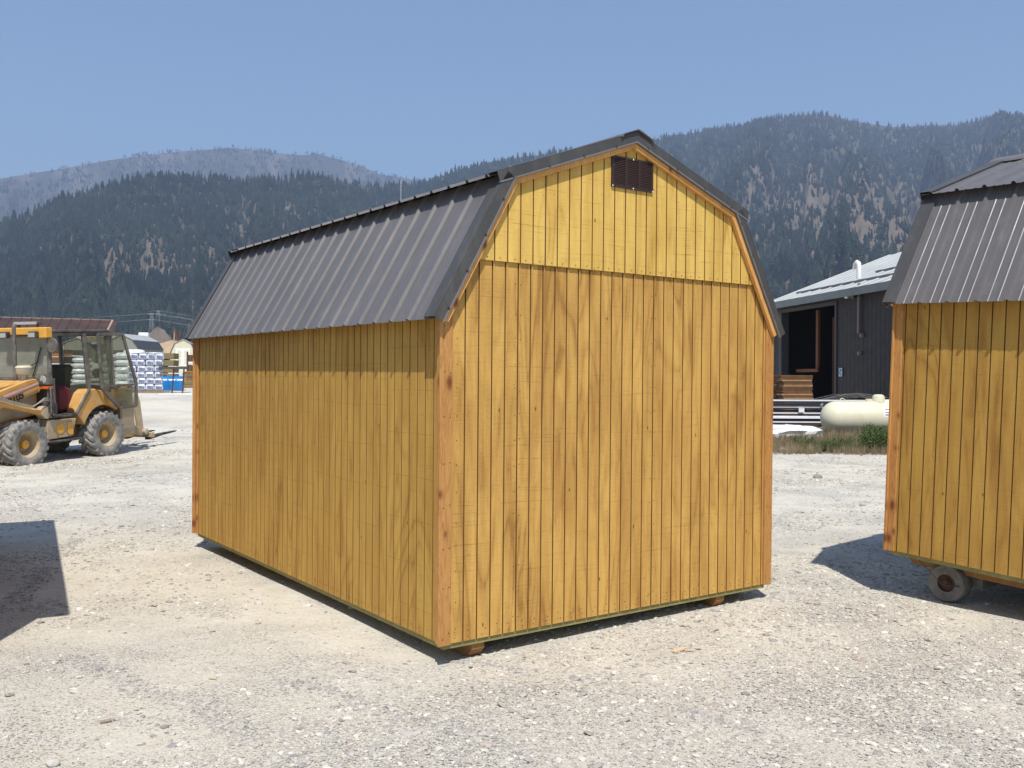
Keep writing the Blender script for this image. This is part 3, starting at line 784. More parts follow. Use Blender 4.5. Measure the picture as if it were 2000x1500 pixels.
# a low building just out of the frame on the left: only its shadow falls into the yard
lb = empty('yard_office', (-2.51, 1.55, 0), 0, 'low flat roofed shed beyond the left edge that casts the shadow on the gravel', 'shed')
ux, uy = Vector((.745, 4.95, 0)).normalized(), Vector((-.989, .149, 0)).normalized()
def q3(u, v, z): return tuple(ux*u+uy*v+Vector((0, 0, z)))
vs = [q3(0, 0, 0), q3(5.0, 0, 0), q3(5.0, 3, 0), q3(0, 3, 0), q3(0, 0, 2.3), q3(5, 0, 2.3), q3(5, 3, 2.3), q3(0, 3, 2.3)]
fc = [(0, 3, 2, 1), (4, 5, 6, 7), (0, 1, 5, 4), (1, 2, 6, 5), (2, 3, 7, 6), (3, 0, 4, 7)]
MB().add(vs, fc).build('wall', M['side'], lb)
vs = [q3(u, v, z) for z in (2.3, 2.36) for u, v in ((-.12, -.15), (5.12, -.15), (5.12, 3.1), (-.12, 3.1))]
MB().add(vs, fc).build('roof', M['roof'], lb)
# ------------------------------------------------------------------ right hand background: workshop, gas tank, stacks
def at(x, y, D):
    p = pc(x, y, D); return Vector(p)
def gpt(x, D):
    """ground point below photo column x at depth D"""
    p = pc(x, 745, D); return Vector((p[0], p[1], zg(p[0], p[1])))

M['wall_dark'] = simple('dark_grey_painted_steel_siding', (.026, .0215, .021), .6, vary=.15)
M['wall_trim'] = simple('dark_trim', (.055, .052, .055), .6)
M['roof_white'] = simple('weathered_white_steel_roof', (.40, .415, .40), .5, vary=.15, scale=.6, dirt=(.22,.21,.18), dirtamt=.3)
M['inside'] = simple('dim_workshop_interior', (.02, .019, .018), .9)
M['timber'] = simple('rough_timber', (.20, .095, .045), .85, vary=.35, scale=4)
M['timber_red'] = simple('reddish_timber', (.17, .065, .03), .85, vary=.25, scale=4)
M['pvc'] = simple('white_pvc', (.75, .74, .70), .4, vary=.05)
M['copper'] = simple('dull_copper_pipe', (.24, .17, .145), .45, vary=.2)
M['concrete'] = simple('concrete', (.35, .34, .32), .85)
P0 = at(1632, 744, 38.0); P0.z = 0
azb = math.radians(26.5); ub = Vector((math.sin(azb), math.cos(azb), 0)); nb = Vector((-ub.y, ub.x, 0))   # nb points out of the wall, to us
TB = Matrix(((ub.x, nb.x, 0, P0.x), (ub.y, nb.y, 0, P0.y), (0, 0, 1, 0), (0, 0, 0, 1)))
wb = empty('workshop_building', label='dark grey steel workshop with pale low pitched roof and a wide open doorway', cat='building', mat=TB)
U0, U1, HE, DP = -11.0, 5.95, 5.45, 12.0
DO = (0.0, 4.85, 4.88)      # doorway
def wall_panels(u0, u1, z0, z1):
    """ribbed siding sheets, each 0.9 m wide"""
    u = u0
    while u < u1-.01:
        e = min(u+.914, u1); mb = MB(); pts = [(u, 0)]; c = u+.15
        while c < e-.03:
            pts += [(c-.03, 0), (c-.02, .008), (c+.02, .008), (c+.03, 0)]; c += .305
        pts += [(e-.001, 0), (e-.001, -.03), (u, -.03)]
        mb.prism(pts[::-1], 2, z0, z1); mb.build('siding_panel', M['wall_dark'], wb); u = e
wall_panels(U0, -6.2, 0, HE); wall_panels(-6.2, -4.35, 3.6, HE); wall_panels(-4.35, DO[0], 0, HE); wall_panels(DO[0], DO[1], DO[2], HE); wall_panels(DO[1], U1, 0, HE)
fr_ = MB().box(DO[0]-.12, DO[0]+.02, -.1, .05, 0, DO[2]+.12).box(DO[1]-.02, DO[1]+.28, -.3, .06, 0, DO[2]+.12).box(DO[0]+.02, DO[1]-.02, -.1, .05, DO[2]-.02, DO[2]+.12)
fr_.build('door_frame', M['wall_trim'], wb)
MB().box(-6.18, -4.37, -.12, -.05, 0, 3.58).build('door', M['timber'], wb)
MB().box(-4.37, -4.25, -.1, .05, 0, 3.7).box(-6.3, -6.2, -.1, .05, 0, 3.7).build('door_frame', M['wall_trim'], wb)
HR = 7.75
# side and back walls, floor, roof
for u in (U0, U1-.03):
    MB().prism([(-DP, 0), (-.04, 0), (-.04, HE), (-DP/2, HR), (-DP, HE)], 0, u, u+.03).build('end_wall', M['wall_dark'], wb)
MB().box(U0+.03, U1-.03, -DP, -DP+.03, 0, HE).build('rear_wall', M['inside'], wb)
MB().box(U0+.03, U1-.03, -DP+.03, -.04, .0, .04).build('floor', M['concrete'], wb)
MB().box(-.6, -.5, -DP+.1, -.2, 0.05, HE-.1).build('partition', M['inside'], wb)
for k, (a, b, z, c, zz) in enumerate(((U0-.4, U1+.35, HE, .5, 0),)):
    for sgn in (1, -1):
        y0, y1 = (.5, -DP/2) if sgn > 0 else (-DP-.5, -DP/2)
        z0 = HE+.04-(.5)*(HR-HE)/(DP/2); zt = HR+.06
        u = a
        while u < b-.01:
            e = min(u+.914, b); pts = [(u, 0), (u+.02, .03), (u+.06, .03), (u+.08, 0), (e, 0), (e, -.02), (u, -.02)]
            vs = []; n_ = len(pts)
            for (yy, zz_) in ((y0, z0), (y1, zt)):
                vs += [(p_[0], yy, zz_+p_[1]) for p_ in pts]
            fs = [(i, (i+1) % n_, n_+(i+1) % n_, n_+i) for i in range(n_)]+[tuple(range(n_-1, -1, -1)), tuple(range(n_, 2*n_))]
            MB().add(vs, fs).build('roof_panel', M['roof_white'], wb); u = e
MB().box(U0-.4, U1+.35, .47, .53, HE-.42, HE-.12).build('fascia', simple('grey_fascia', (.17, .19, .19), .6), wb)
MB().box(U0-.3, U1+.3, .02, .47, HE-.16, HE-.13).build('soffit', M['wall_trim'], wb)
for i_, (yy0, yy1) in enumerate(((-.6, -.75), (-1.9, -2.05))):      # long ridges lying on the roof, snow guards
    zf = lambda y: HE+.06-(y-0)*(HR-HE)/(DP/2)*1.0
    MB().bar((U0+.2, yy0, zf(yy0)+.02), (4.6-i_*4.4, yy0, zf(yy0)+.02), .12, .08).build('snow_guard', simple('grey_bar', (.16, .17, .2), .5), wb)
# timber framed inner window and fan seen through the doorway
MB().box(2.75, 2.95, -.75, -.65, 2.3, 4.85).build('timber_post', M['timber_red'], wb)
MB().box(2.6, 4.6, -.64, -.55, 2.15, 2.29).build('timber_rail', M['timber_red'], wb)
MB().box(4.62, 4.80, -2.6, -2.42, 0.04, 4.7).build('timber_post', M['timber'], wb)
# things fixed on the wall: J shaped vent pipe, copper pipe, floodlight, sign, meters
def uw(px, y_off=.03):
    """u coordinate on the wall for a photo column"""
    d = FWD+RGT*(px-1000)/FPX; n_ = np.array(nb); P_ = np.array(P0)+np.array(nb)*y_off
    t = ((P_-CAM)@n_)/(d@n_); q = CAM+d*t-np.array(P0); return float(q@np.array(ub)), float(t)
def zw(py, px, t): return CAM[2]+(750-py)/FPX*t*1.0+FWD[2]*t-(px-1000)/FPX*t*.0039*-1*0
u1, t1 = uw(1680); 
def z_at(px, py, t): return float((CAM+(FWD+RGT*(px-1000)/FPX+UPV*(750-py)/FPX)*t)[2])
uj, tj = uw(1677, .55)
zt_, zb_ = z_at(1679, 513, tj), z_at(1680, 540, tj)
MB().tube([(uj, .56, zb_-.1), (uj, .56, zt_-.12), (uj+.04, .56, zt_-.02), (uj+.14, .56, zt_+.03), (uj+.26, .56, zt_-.02), (uj+.30, .56, zt_-.13), (uj+.30, .56, zt_-.22)], .085, 12).build('vent_pipe', M['pvc'], wb, smooth=True)
u1, t1 = uw(1678, .08)
MB().tube([(u1, .10, z_at(1678, 553, t1)), (u1+.04, .10, z_at(1677, 651, t1))], .055, 10).build('down_pipe', M['copper'], wb, smooth=True)
for px, py in ((1682, 655), (1678, 690)):
    u_, t_ = uw(px, .08); MB().lathe([(0, .14), (.07, .13), (.09, .08), (.09, .02)], (u_, 0, z_at(px, py, t_)), 1, 14).build('pipe_cap', M['copper'], wb, smooth=True)
for px in (1656, 1668):
    u_, t_ = uw(px, .15); z_ = z_at(px, 577, t_)
    MB().prism([(.05, z_+.1), (.28, z_-.02), (.24, z_-.12), (.05, z_-.06)], 0, u_-.11, u_+.11).build('floodlight', M['wall_trim'] if px > 1660 else M['pvc'], wb)
u_, t_ = uw(1641, .05); z_ = z_at(1641, 727, t_)
sg = MB().box(u_-.13, u_+.13, .03, .045, z_-.17, z_+.17).build('wall_sign', simple('white_blue_notice', (.45, .55, .68), .5), wb)
MB().box(u_-.09, u_+.05, .046, .05, z_+.05, z_+.12).box(u_-.02, u_+.09, .046, .05, z_-.06, z_+.01).box(u_-.09, u_+.02, .046, .05, z_-.13, z_-.09).build('sign_print', simple('blue_print', (.08, .12, .2), .5), sg)
# window reflecting daylight at the rear of the doorway
MB().box(.35, 1.25, -5.1, -5.05, 2.0, 3.0).build('rear_window', simple('dim_window_glass', (.12, .16, .2), .2), wb)
# shop fan hanging inside
fan = empty('shop_fan', wb.matrix_world@Vector((2.35, -2.3, 3.4)), 0, 'pale round fan hanging in the dark workshop doorway', 'fan')
mbf = MB()
for k in range(18): a = k*math.pi/9; mbf.tube([(0, 0, 0), (.38*math.cos(a), 0, .5*math.sin(a))], .008, 4)
mbf.lathe([(.42, -.06), (.44, 0), (.42, .06)], (0, 0, 0), 1, 20)
mbf.build('fan_cage', simple('grey_wire', (.10, .10, .09), .5), fan); MB().box(-.03, .03, -.03, .03, .45, 1.3).build('fan_bracket', M['timber'], fan)
mb = MB()
for k in range(4):
    a = k*math.pi/2+.4; mb.add([(0, -.03, 0), (.33*math.cos(a-.3), .02, .4*math.sin(a-.3)), (.36*math.cos(a+.3), -.06, .42*math.sin(a+.3))], [(0, 1, 2), (2, 1, 0)])
mb.build('fan_blades', simple('grey_blade', (.13, .12, .11), .5), fan)

# propane tank
n = NT('cream_tank_paint'); v = n.map(1); a_ = n.noise(v, 2, 5)
c_ = n.mix(n.ramp(a_, (.3, 0), (.7, 1)), (.62, .57, .40), (.70, .655, .48)); c_ = n.mix(n.ramp(n.noise(n.map((1, 1, .3)), 7, 5, .7), (.55, 0), (.8, .25)), c_, (.40, .33, .22))
M['tank'] = n.done(c_, .42, 0, .4)
tp = at(1700, 744, 28.6); tank = empty('propane_tank', (tp.x, tp.y, 0), -(YAW)+math.radians(2), 'large cream propane tank with domed lid lying in the weeds', 'tank')
R_, HL, CZ = .49, 1.08, .65
prof = [(0, -HL-.44)]+[(R_*math.sin(t), -HL-.44*math.cos(t)) for t in [i*math.pi/20 for i in range(1, 10)]]+[(R_, -HL), (R_, HL)]+[(R_*math.sin(t), HL+.44*math.cos(t)) for t in [i*math.pi/20 for i in range(9, 0, -1)]]+[(0, HL+.44)]
MB().lathe(prof, (0, 0, CZ), 0, 40).build('tank_body', M['tank'], tank, smooth=True)
MB().lathe([(.001, .25), (.10, .245), (.16, .215), (.185, .15), (.19, 0)], (.25, 0, CZ+R_-.03), 2, 28).build('dome_lid', M['tank'], tank, smooth=True)
MB().lathe([(.10, 0), (.10, .1)], (-.05, 0, CZ+R_-.02), 2, 12).box(.0, .12, -.03, .03, CZ+R_-.02, CZ+R_+.05).build('valve_cover', M['tank'], tank)
for x in (-.86, .86): MB().tube([(x-.08, 0, CZ+R_-.02), (x-.07, 0, CZ+R_+.06), (x, 0, CZ+R_+.10), (x+.07, 0, CZ+R_+.06), (x+.08, 0, CZ+R_-.02)], .012, 6).build('lifting_lug', M['tank'], tank)
for x in (-.8, .8): MB().box(x-.06, x+.06, -.3, .3, 0, .3).build('foot', M['concrete'], tank)
vs = []; fs = []
for i in range(7):
    a = math.radians(140+i*6)
    for xx in (.22, .48): vs.append((xx, math.cos(a)*(R_+.003), CZ+math.sin(a)*(R_+.003)))
    if i: fs.append((2*i-2, 2*i-1, 2*i+1, 2*i))
lb_ = MB().add(vs, fs).build('label_plate', M['white'], tank)
vs = []; fs = []
for r0 in (1, 3, 4.4):
    for i in range(2):
        a = math.radians(140+(r0+i*.7)*6)
        for xx in (.26, .44): vs.append((xx, math.cos(a)*(R_+.006), CZ+math.sin(a)*(R_+.006)))
    k = len(vs)-4; fs.append((k, k+1, k+3, k+2))
MB().add(vs, fs).build('label_print', simple('grey_print', (.2, .2, .22), .6), lb_)

# rack of long metal lengths and pipes left of the tank
cols = [simple('white_coated_steel', (.75, .76, .78), .4, vary=.1), simple('dark_rusty_steel', (.055, .035, .032), .7, vary=.4), simple('black_pipe', (.03, .03, .035), .5, vary=.2), simple('grey_steel', (.22, .22, .23), .5, vary=.2)]
rp0 = gpt(1560, 31.5); rack = empty('steel_stack', rp0, -(YAW)-math.radians(4), 'stack of long white and dark steel lengths between the shed and the cream tank', 'steel stack')
for x in (-2.6, -.9, .9, 2.6):
    MB().box(x-.05, x+.05, -.5, .5, 0, .10).build('bearer', M['timber'], rack)
rg = random.Random(3)
ZL = [(.13, 1), (.20, 0), (.27, 1), (.33, 1), (.40, 0), (.47, 1), (.54, 0), (.585, 0), (.66, 1), (.70, 0), (.77, 2), (.84, 1), (.90, 0), (.95, 2), (1.0, 1), (1.06, 2), (1.12, 0)]
for z, c in ZL:
    for row in range(3):
        x0 = -3.6+rg.uniform(-.4, .5); x1 = 1.7+rg.uniform(-.8, .5); y = -.42+row*.33+rg.uniform(-.03, .03)
        cc = c if row == 0 else rg.choice((1, 2, 3))
        if row == 0 and rg.random() < .35 and c == 0: x0 += 1.2
        hh = .022 if c != 0 else .028
        MB().box(x0, x1, y-.07, y+.07, z-hh, z+hh*.6).build('steel_length', cols[cc], rack)
for x in (-1.35, .72):
    for z in (.25, .5, .72, .98): MB().obox((x+rg.uniform(-.1, .1), -.5, z), .035, .03, .05, Matrix.Rotation(.5, 3, 'Y')).build('spacer', simple('pale_green_end', (.25, .32, .27), .6), rack)
MB().box(-.12, .06, -.56, -.5, .72, .86).build('paper_tag', M['white'], rack)
# loose black pipes lying over the top
bp = gpt(1668, 32.5); pipes = empty('black_pipe_bundle', bp, -(YAW), 'bundle of thin black pipes lying across the top of the steel stack', 'pipes')
for k in range(22):
    y = rg.uniform(-.5, .5); z = .98+rg.uniform(0, .3); xa_ = -1.9+rg.uniform(-.3, .5); xb_ = 1.0+rg.uniform(-.5, .6)
    MB().tube([(xa_, y, z-.22-rg.uniform(0, .1)), (xa_*.35, y, z), (.2*xb_, y, z+.06), (xb_*.8, y, z-.06), (xb_, y, z-.2)], .022, 5).build('pipe', M['black'], pipes)
for x_ in (-1.0, .5): MB().box(x_-.06, x_+.06, -.5, .5, 0, .86).build('support_block', M['timber'], pipes)
# stack of rough slab boards
sp0 = gpt(1547, 33.5); sl_ = empty('board_stack', sp0, -(YAW)+math.radians(14), 'tall pile of rough brown slab boards in front of the workshop door', 'board stack')
wcols = [simple('slab_board_%s' % nm, c, .85, vary=.4, scale=5) for nm, c in (('a', (.27, .13, .05)), ('b', (.20, .09, .035)), ('c', (.44, .27, .12)), ('d', (.14, .07, .03)))]
z = .02
for k in range(38):
    th = rg.uniform(.042, .062)
    for j in range(3):
        x0 = -.62+rg.uniform(-.05, .04)-(.1 if k > 34 else 0); x1 = .56+rg.uniform(-.05, .06); y = -.45+j*.42
        MB().box(x0, x1, y, y+.38, z, z+th*.86).build('board', rg.choice(wcols), sl_)
    z += th
M['plastic'] = simple('white_plastic_sheet', (.80, .80, .80), .35, vary=.08, bump=.02)
# crumpled white wrapped bundle at the edge of the weeds
def lumpy(name, c, sx, sy, sz, mat, rz=0, seed=1, parent=None, p=3.2, amp=.08, nu=28, nv=14):
    vs = []; fs = []
    R3 = np.random.default_rng(seed); off = R3.uniform(0, 50, 2)
    for j in range(nv+1):
        ph = -math.pi/2+math.pi*j/nv
        for i in range(nu):
            th = 2*math.pi*i/nu
            sg_ = lambda w, e: math.copysign(abs(w)**e, w)
            e = 2/p
            x = sg_(math.cos(ph), e)*sg_(math.cos(th), e); y = sg_(math.cos(ph), e)*sg_(math.sin(th), e); zz = sg_(math.sin(ph), e)
            d = 1+amp*2*(float(fbm(np.array(i*.9+off[0]), np.array(j*.9+off[1]), 3, seed))-.5)
            vs.append((x*sx*d, y*sy*d, (zz*d+1)*sz))
    for j in range(nv):
        for i in range(nu):
            i2 = (i+1) % nu; fs.append((j*nu+i, j*nu+i2, (j+1)*nu+i2, (j+1)*nu+i))
    o = MB().add(vs, fs).build(name, mat, parent, smooth=False)
    o.location = c; o.rotation_euler = (0, 0, rz); return o
wp = gpt(1535, 27.2); o = lumpy('plastic_bundle', wp, .98, .40, .235, M['plastic'], -YAW, 4, amp=.2); tag(o, 'crumpled white plastic wrapped bundle lying at the edge of the weeds', 'bundle')
wq = gpt(1728, 31.5); o = lumpy('plastic_bundle', (wq.x, wq.y, .78), .5, .3, .18, M['plastic'], -YAW, 6, amp=.1); tag(o, 'white wrapped pack behind the domed lid of the cream tank', 'bundle')
o2 = MB().box(-.5, .5, -.3, .3, 0, .8).build('support_block', M['timber'], o); o2.location = (0, 0, -.78)

# weeds round the tank
M['weed'] = leaf_mat('green_weed', (.045, .075, .022), (.10, .125, .045)); M['straw'] = leaf_mat('dry_straw', (.22, .17, .10), (.32, .25, .15))
def tuft(i, mat, n_=11, w=.012, leafy=False):
    rg_ = random.Random(i); mb = MB()
    for k in range(n_):
        a = rg_.uniform(0, 6.28); r = rg_.uniform(0, .12); L = rg_.uniform(.5, 1); b = rg_.uniform(.1, .5)
        x, y = r*math.cos(a), r*math.sin(a); dx, dy = math.cos(a)*b, math.sin(a)*b; px, py = -math.sin(a)*w, math.cos(a)*w
        mb.add([(x-px, y-py, 0), (x+px, y+py, 0), (x+dx*.4-px*.8, y+dy*.4-py*.8, L*.6), (x+dx*.4+px*.8, y+dy*.4+py*.8, L*.6), (x+dx, y+dy, L)], [(0, 1, 3, 2), (2, 3, 4)])
        if leafy:
            for q in range(5):
                t = .25+.15*q; s = .05*rg_.uniform(.6, 1.4); aa = rg_.uniform(0, 6.28)
                cx, cy2, cz = x+dx*.6*t, y+dy*.6*t, L*t
                mb.add([(cx, cy2, cz), (cx+s*math.cos(aa), cy2+s*math.sin(aa), cz+s*.4), (cx+s*1.6*math.cos(aa+.4), cy2+s*1.6*math.sin(aa+.4), cz+s*.1), (cx+s*math.cos(aa+.8), cy2+s*math.sin(aa+.8), cz-.1*s)], [(0, 1, 2, 3)])
    o = mb.build('tuft_form', mat); COL.objects.unlink(o); return o
green_c = make_coll('green_tufts', [tuft(i, M['weed'], 12, .012, True) for i in range(4)])
straw_c = make_coll('straw_tufts', [tuft(30+i, M['straw'], 14, .006) for i in range(4)])
def band(n_, x0, x1, d0, d1, seed, keepf):
    r_ = np.random.default_rng(seed); px = r_.uniform(x0, x1, n_); D = r_.uniform(d0, d1, n_)
    P = np.array([gpt(a, b) for a, b in zip(px, D)]); k = r_.uniform(0, 1, n_) < keepf(px, D, P); return P[k], px[k], D[k]
def kg(px, D, P): return np.clip((fbm(P[:, 0]*.9, P[:, 1]*.9, 3, 5)-.36)*5, 0, 1)*np.where(D < 24.3, 1, .75)*np.clip((px-1505)/30, 0, 1)
Pg, px_, D_ = band(1900, 1500, 1800, 22.9, 28.0, 12, kg)
hgt = RNG.uniform(.08, .36, len(Pg))*np.where((px_ > 1690) & (D_ < 27), 1.9, 1)
scatter('weeds', Pg, np.stack([hgt*1.1, hgt*1.1, hgt], -1), green_c, 'green leafy weeds in front of the cream tank', tilt=.15)
Ps, px_, D_ = band(5200, 1488, 1830, 22.3, 30.5, 13, lambda px, D, P: .35+.65*(fbm(P[:, 0]*.6+7, P[:, 1]*.6, 3, 6) > .42))
hs = RNG.uniform(.08, .36, len(Ps))*np.where(D_ > 25, 1.35, 1)
scatter('dry_grass', Ps, np.stack([hs, hs, hs], -1), straw_c, 'dry straw coloured grass around the cream tank', tilt=.2)
# ------------------------------------------------------------------ wheel loader with a rear pallet fork
FC = pc(57, 917, 18.0); RC = pc(212, 892, 19.9)
fx_ = Vector(FC-RC).normalized(); ly_ = Vector((0, 0, 1)).cross(fx_).normalized(); lz_ = fx_.cross(ly_)
O_ = Vector((FC+RC)/2)-ly_*.9
TL = Matrix(((fx_.x, ly_.x, lz_.x, O_.x), (fx_.y, ly_.y, lz_.y, O_.y), (fx_.z, ly_.z, lz_.z, O_.z), (0, 0, 0, 1)))
ld = empty('wheel_loader', label='dusty yellow wheel loader with open cab door and a pallet fork at the rear', cat='loader', mat=TL)
DUST = (.42, .37, .29)
M['yel'] = simple('worn_yellow_paint', (.62, .31, .055), .6, vary=.3, scale=3.5, dirt=(.48, .38, .25), dirtamt=.5)
M['yel_clean'] = simple('bright_yellow_paint', (.72, .36, .04), .4, vary=.15, dirt=DUST, dirtamt=.2)
M['yel_dusty'] = simple('dust_covered_yellow', (.42, .27, .11), .8, vary=.3, dirt=DUST, dirtamt=.85)
M['frame'] = simple('grey_brown_cab_frame', (.085, .072, .062), .55, vary=.3, dirt=DUST, dirtamt=.35)
M['darkm'] = simple('dark_grease', (.03, .027, .025), .7, vary=.4, dirt=DUST, dirtamt=.25)
M['hose'] = simple('rubber_hose', (.05, .048, .045), .6, dirt=DUST, dirtamt=.4)
M['hose_pale'] = simple('dusty_hose', (.30, .28, .22), .6)
M['tyre'] = simple('loader_tyre', (.085, .08, .076), .9, vary=.25, scale=4, dirt=(.33, .31, .28), dirtamt=.9)
M['rim_y'] = simple('dusty_rim', (.40, .27, .11), .75, vary=.3, scale=5, dirt=DUST, dirtamt=.8)
M['rod'] = simple('rusty_pink_rod', (.36, .22, .18), .5, .2, vary=.3)
M['lens'] = simple('lamp_lens', (.36, .37, .35), .15, vary=.1)
M['red'] = simple('dark_red_cloth', (.12, .018, .02), .8)
M['olive'] = simple('olive_seat', (.09, .09, .055), .8)
M['orange'] = simple('orange_lens', (.60, .13, .03), .3)
M['blackp'] = simple('black_letter', (.02, .018, .015), .6)
n = NT('dusty_glass'); tr_ = n.t.nodes.new('ShaderNodeBsdfTransparent'); tr_.inputs[0].default_value = (.72, .76, .70, 1)
mx = n.t.nodes.new('ShaderNodeMixShader'); dn = n.noise(n.map(1), 2.2, 5, .6)
n.t.links.new(n.ramp(dn, (.3, .42), (.7, .72)), mx.inputs[0]); n.t.links.new(tr_.outputs[0], mx.inputs[1]); n.t.links.new(n.b.outputs[0], mx.inputs[2])
n.t.links.new(mx.outputs[0], n.out.inputs[0]); M['glass'] = n.done((.33, .33, .27), .25, 0, .5)
n = NT('thin_glass'); tr_ = n.t.nodes.new('ShaderNodeBsdfTransparent'); tr_.inputs[0].default_value = (.78, .80, .74, 1)
mx = n.t.nodes.new('ShaderNodeMixShader'); dn = n.noise(n.map(1), 3, 5, .6)
n.t.links.new(n.ramp(dn, (.3, .08), (.7, .24)), mx.inputs[0]); n.t.links.new(tr_.outputs[0], mx.inputs[1]); n.t.links.new(n.b.outputs[0], mx.inputs[2])
n.t.links.new(mx.outputs[0], n.out.inputs[0]); M['glass2'] = n.done((.30, .29, .23), .2, 0, .5)

def loader_wheel(x, y, r, side, steer=0.):
    """side +1 left, -1 right; lathe about local y, disc outwards"""
    w = .20; wh = empty('wheel', (0, 0, 0)); wh.parent = ld; wh.location = (x, y, r); wh.rotation_euler = (0, random.uniform(0, 1), steer)
    s = side
    prof = [(r*.55, s*.16), (r*.60, s*.185), (r*.74, s*.205), (r*.88, s*.185), (r*.925, s*.15), (r*.94, 0), (r*.925, -s*.15), (r*.88, -s*.185), (r*.74, -s*.205), (r*.55, -s*.16)]
    if s < 0: prof = prof[::-1]
    ty = MB().lathe(prof[::-1], (0, 0, 0), 1, 48).build('tyre', M['tyre'], wh, smooth=True)
    # chevron tread bars
    n_ = 19; tm = None
    for k in range(n_):
        for half in (-1, 1):
            a0 = 2*math.pi*(k+(.5 if half > 0 else 0))/n_
            if tm is None or half == 1 and tm2 is None:
                mb = MB(); vs = []
                for q in range(4):
                    t = q/3; yy = half*(.008+t*.185); aa = t*.30; wd = .052+.035*t
                    ro = r*(1.0 if q < 3 else .965); ri = r*(.915 if q < 3 else .84)
                    for (rr, da) in ((ri, -wd*1.25), (ro, -wd*.8), (ro, wd*.8), (ri, wd*1.25)):
                        vs.append((rr*math.sin(aa+da), yy, rr*math.cos(aa+da)))
                fs = []
                for q in range(3):
                    for j in range(3): 
                        f = (q*4+j, q*4+j+1, q*4+4+j+1, q*4+4+j); fs.append(f if half > 0 else f[::-1])
                e1, e2 = (0, 3, 2, 1), (12, 13, 14, 15); fs += [e1, e2] if half > 0 else [e1[::-1], e2[::-1]]
                o = mb.add(vs, fs).build('tread_bar', M['tyre'], wh)
                if half < 0: tm = o.data
                else: tm2 = o.data
                if half < 0: tm2 = None
            else:
                o = bpy.data.objects.new('tread_bar', tm if half < 0 else tm2); COL.objects.link(o); o.parent = wh
            o.rotation_euler = (0, a0, 0)
    rp_ = [(.0, s*.015), (r*.18, s*.02), (r*.20, s*.01), (r*.34, -s*.03), (r*.40, s*.04), (r*.47, s*.12), (r*.515, s*.135), (r*.53, s*.17), (r*.57, s*.17), (r*.57, -s*.15), (0, -s*.15)]
    MB().lathe(rp_ if s < 0 else rp_[::-1], (0, 0, 0), 1, 36).build('rim', M['rim_y'], wh, smooth=True)
    hp = [(0, s*.10), (r*.10, s*.098), (r*.17, s*.085), (r*.185, s*.06), (r*.19, s*.0)]
    MB().lathe(hp if s < 0 else hp[::-1], (0, 0, 0), 1, 24).build('hub', M['yel_clean'], wh, smooth=True)
for x, y, r, s_ in ((.985, .72, .475, 1), (.985, -.72, .475, -1), (-1.03, .72, .485, 1), (-1.03, -.72, .485, -1)):
    loader_wheel(x, y, r, s_)

def P(name, mb, mat, par=None, bevel=.012, smooth=False): return mb.build(name, M[mat], par or ld, bevel=bevel, smooth=smooth)
# chassis
P('chassis', MB().box(-1.9, 1.5, -.40, .40, .50, .92).box(-.32, .42, -.62, -.40, .5, .88), 'yel_dusty')
P('side_tank', MB().prism([(.42, .50), (.42, .90), (-.32, .88), (-.22, .52)], 1, .40, .76), 'yel_dusty')
P('tank_patch', MB().lathe([(0, .775), (.10, .77), (.115, .762)], (.10, 0, .70), 1, 18).box(-.22, -.08, .762, .772, .56, .82), 'yel_clean', bevel=0)
P('step', MB().box(-.36, .46, .42, .86, .44, .48).box(-.15, .4, .78, .84, .93, .97), 'darkm')
P('axle', MB().tube([(.985, -.6, .475), (.985, .6, .475)], .10, 12), 'yel_dusty', bevel=0)
P('axle', MB().tube([(-1.03, -.6, .485), (-1.03, .6, .485)], .11, 12), 'yel_dusty', bevel=0)
# hood
P('hood', MB().prism([(.34, 1.0), (.34, 1.66), (.75, 1.70), (1.35, 1.60), (1.95, 1.38), (1.98, .9), (1.5, .85)], 1, -.46, .46), 'yel', bevel=.04)
P('grille', MB().box(1.985, 2.02, -.40, .40, .92, 1.32), 'darkm')
P('bonnet_side', MB().prism([(.45, 1.02), (.45, 1.50), (1.3, 1.42), (1.8, 1.15), (1.7, .95)], 1, .465, .48), 'yel_dusty', bevel=0)
# air precleaner and exhaust in front of the windscreen
P('air_cleaner', MB().lathe([(0, 1.99), (.12, 1.99), (.158, 1.965), (.165, 1.95), (.155, 1.935), (.15, 1.84), (.12, 1.81), (.06, 1.79), (.06, 1.60)][::-1], (.62, .40, 0), 2, 22), 'white', smooth=True, bevel=0)
bpy.data.objects['air_cleaner'].data.materials[0] = simple('cream_plastic', (.55, .50, .36), .5, dirt=DUST, dirtamt=.4)
P('exhaust', MB().tube([(.75, .34, 1.60), (.75, .34, 2.74), (.72, .34, 2.80)], .038, 12), 'frame', smooth=True, bevel=0)
# cab: frame posts, roof, glass
CX0, CX1, CY = -.75, .30, .74
posts = [((.30, CY, 1.0), (.27, CY-.02, 2.60)), ((.30, -CY, 1.0), (.27, -CY+.02, 2.60)), ((-.70, CY, 1.46), (-.62, CY-.02, 2.62)), ((-.70, -CY, 1.0), (-.62, -CY+.02, 2.62)),
         ((-1.42, CY-.06, 1.4), (-1.32, CY-.08, 2.6)), ((-1.42, -CY+.06, 1.4), (-1.32, -CY+.08, 2.6))]
for a, b in posts: P('cab_post', MB().bar(a, b, .075, .09), 'frame')
P('cab_rail', MB().bar((.27, CY-.02, 2.60), (-1.32, CY-.08, 2.62), .07, .07).bar((.27, -CY+.02, 2.60), (-1.32, -CY+.08, 2.62), .07, .07).bar((-1.34, CY-.06, 2.6), (-1.34, -CY+.06, 2.6), .07, .07).bar((.28, CY, 1.70), (.28, -CY, 1.70), .09, .06), 'frame')
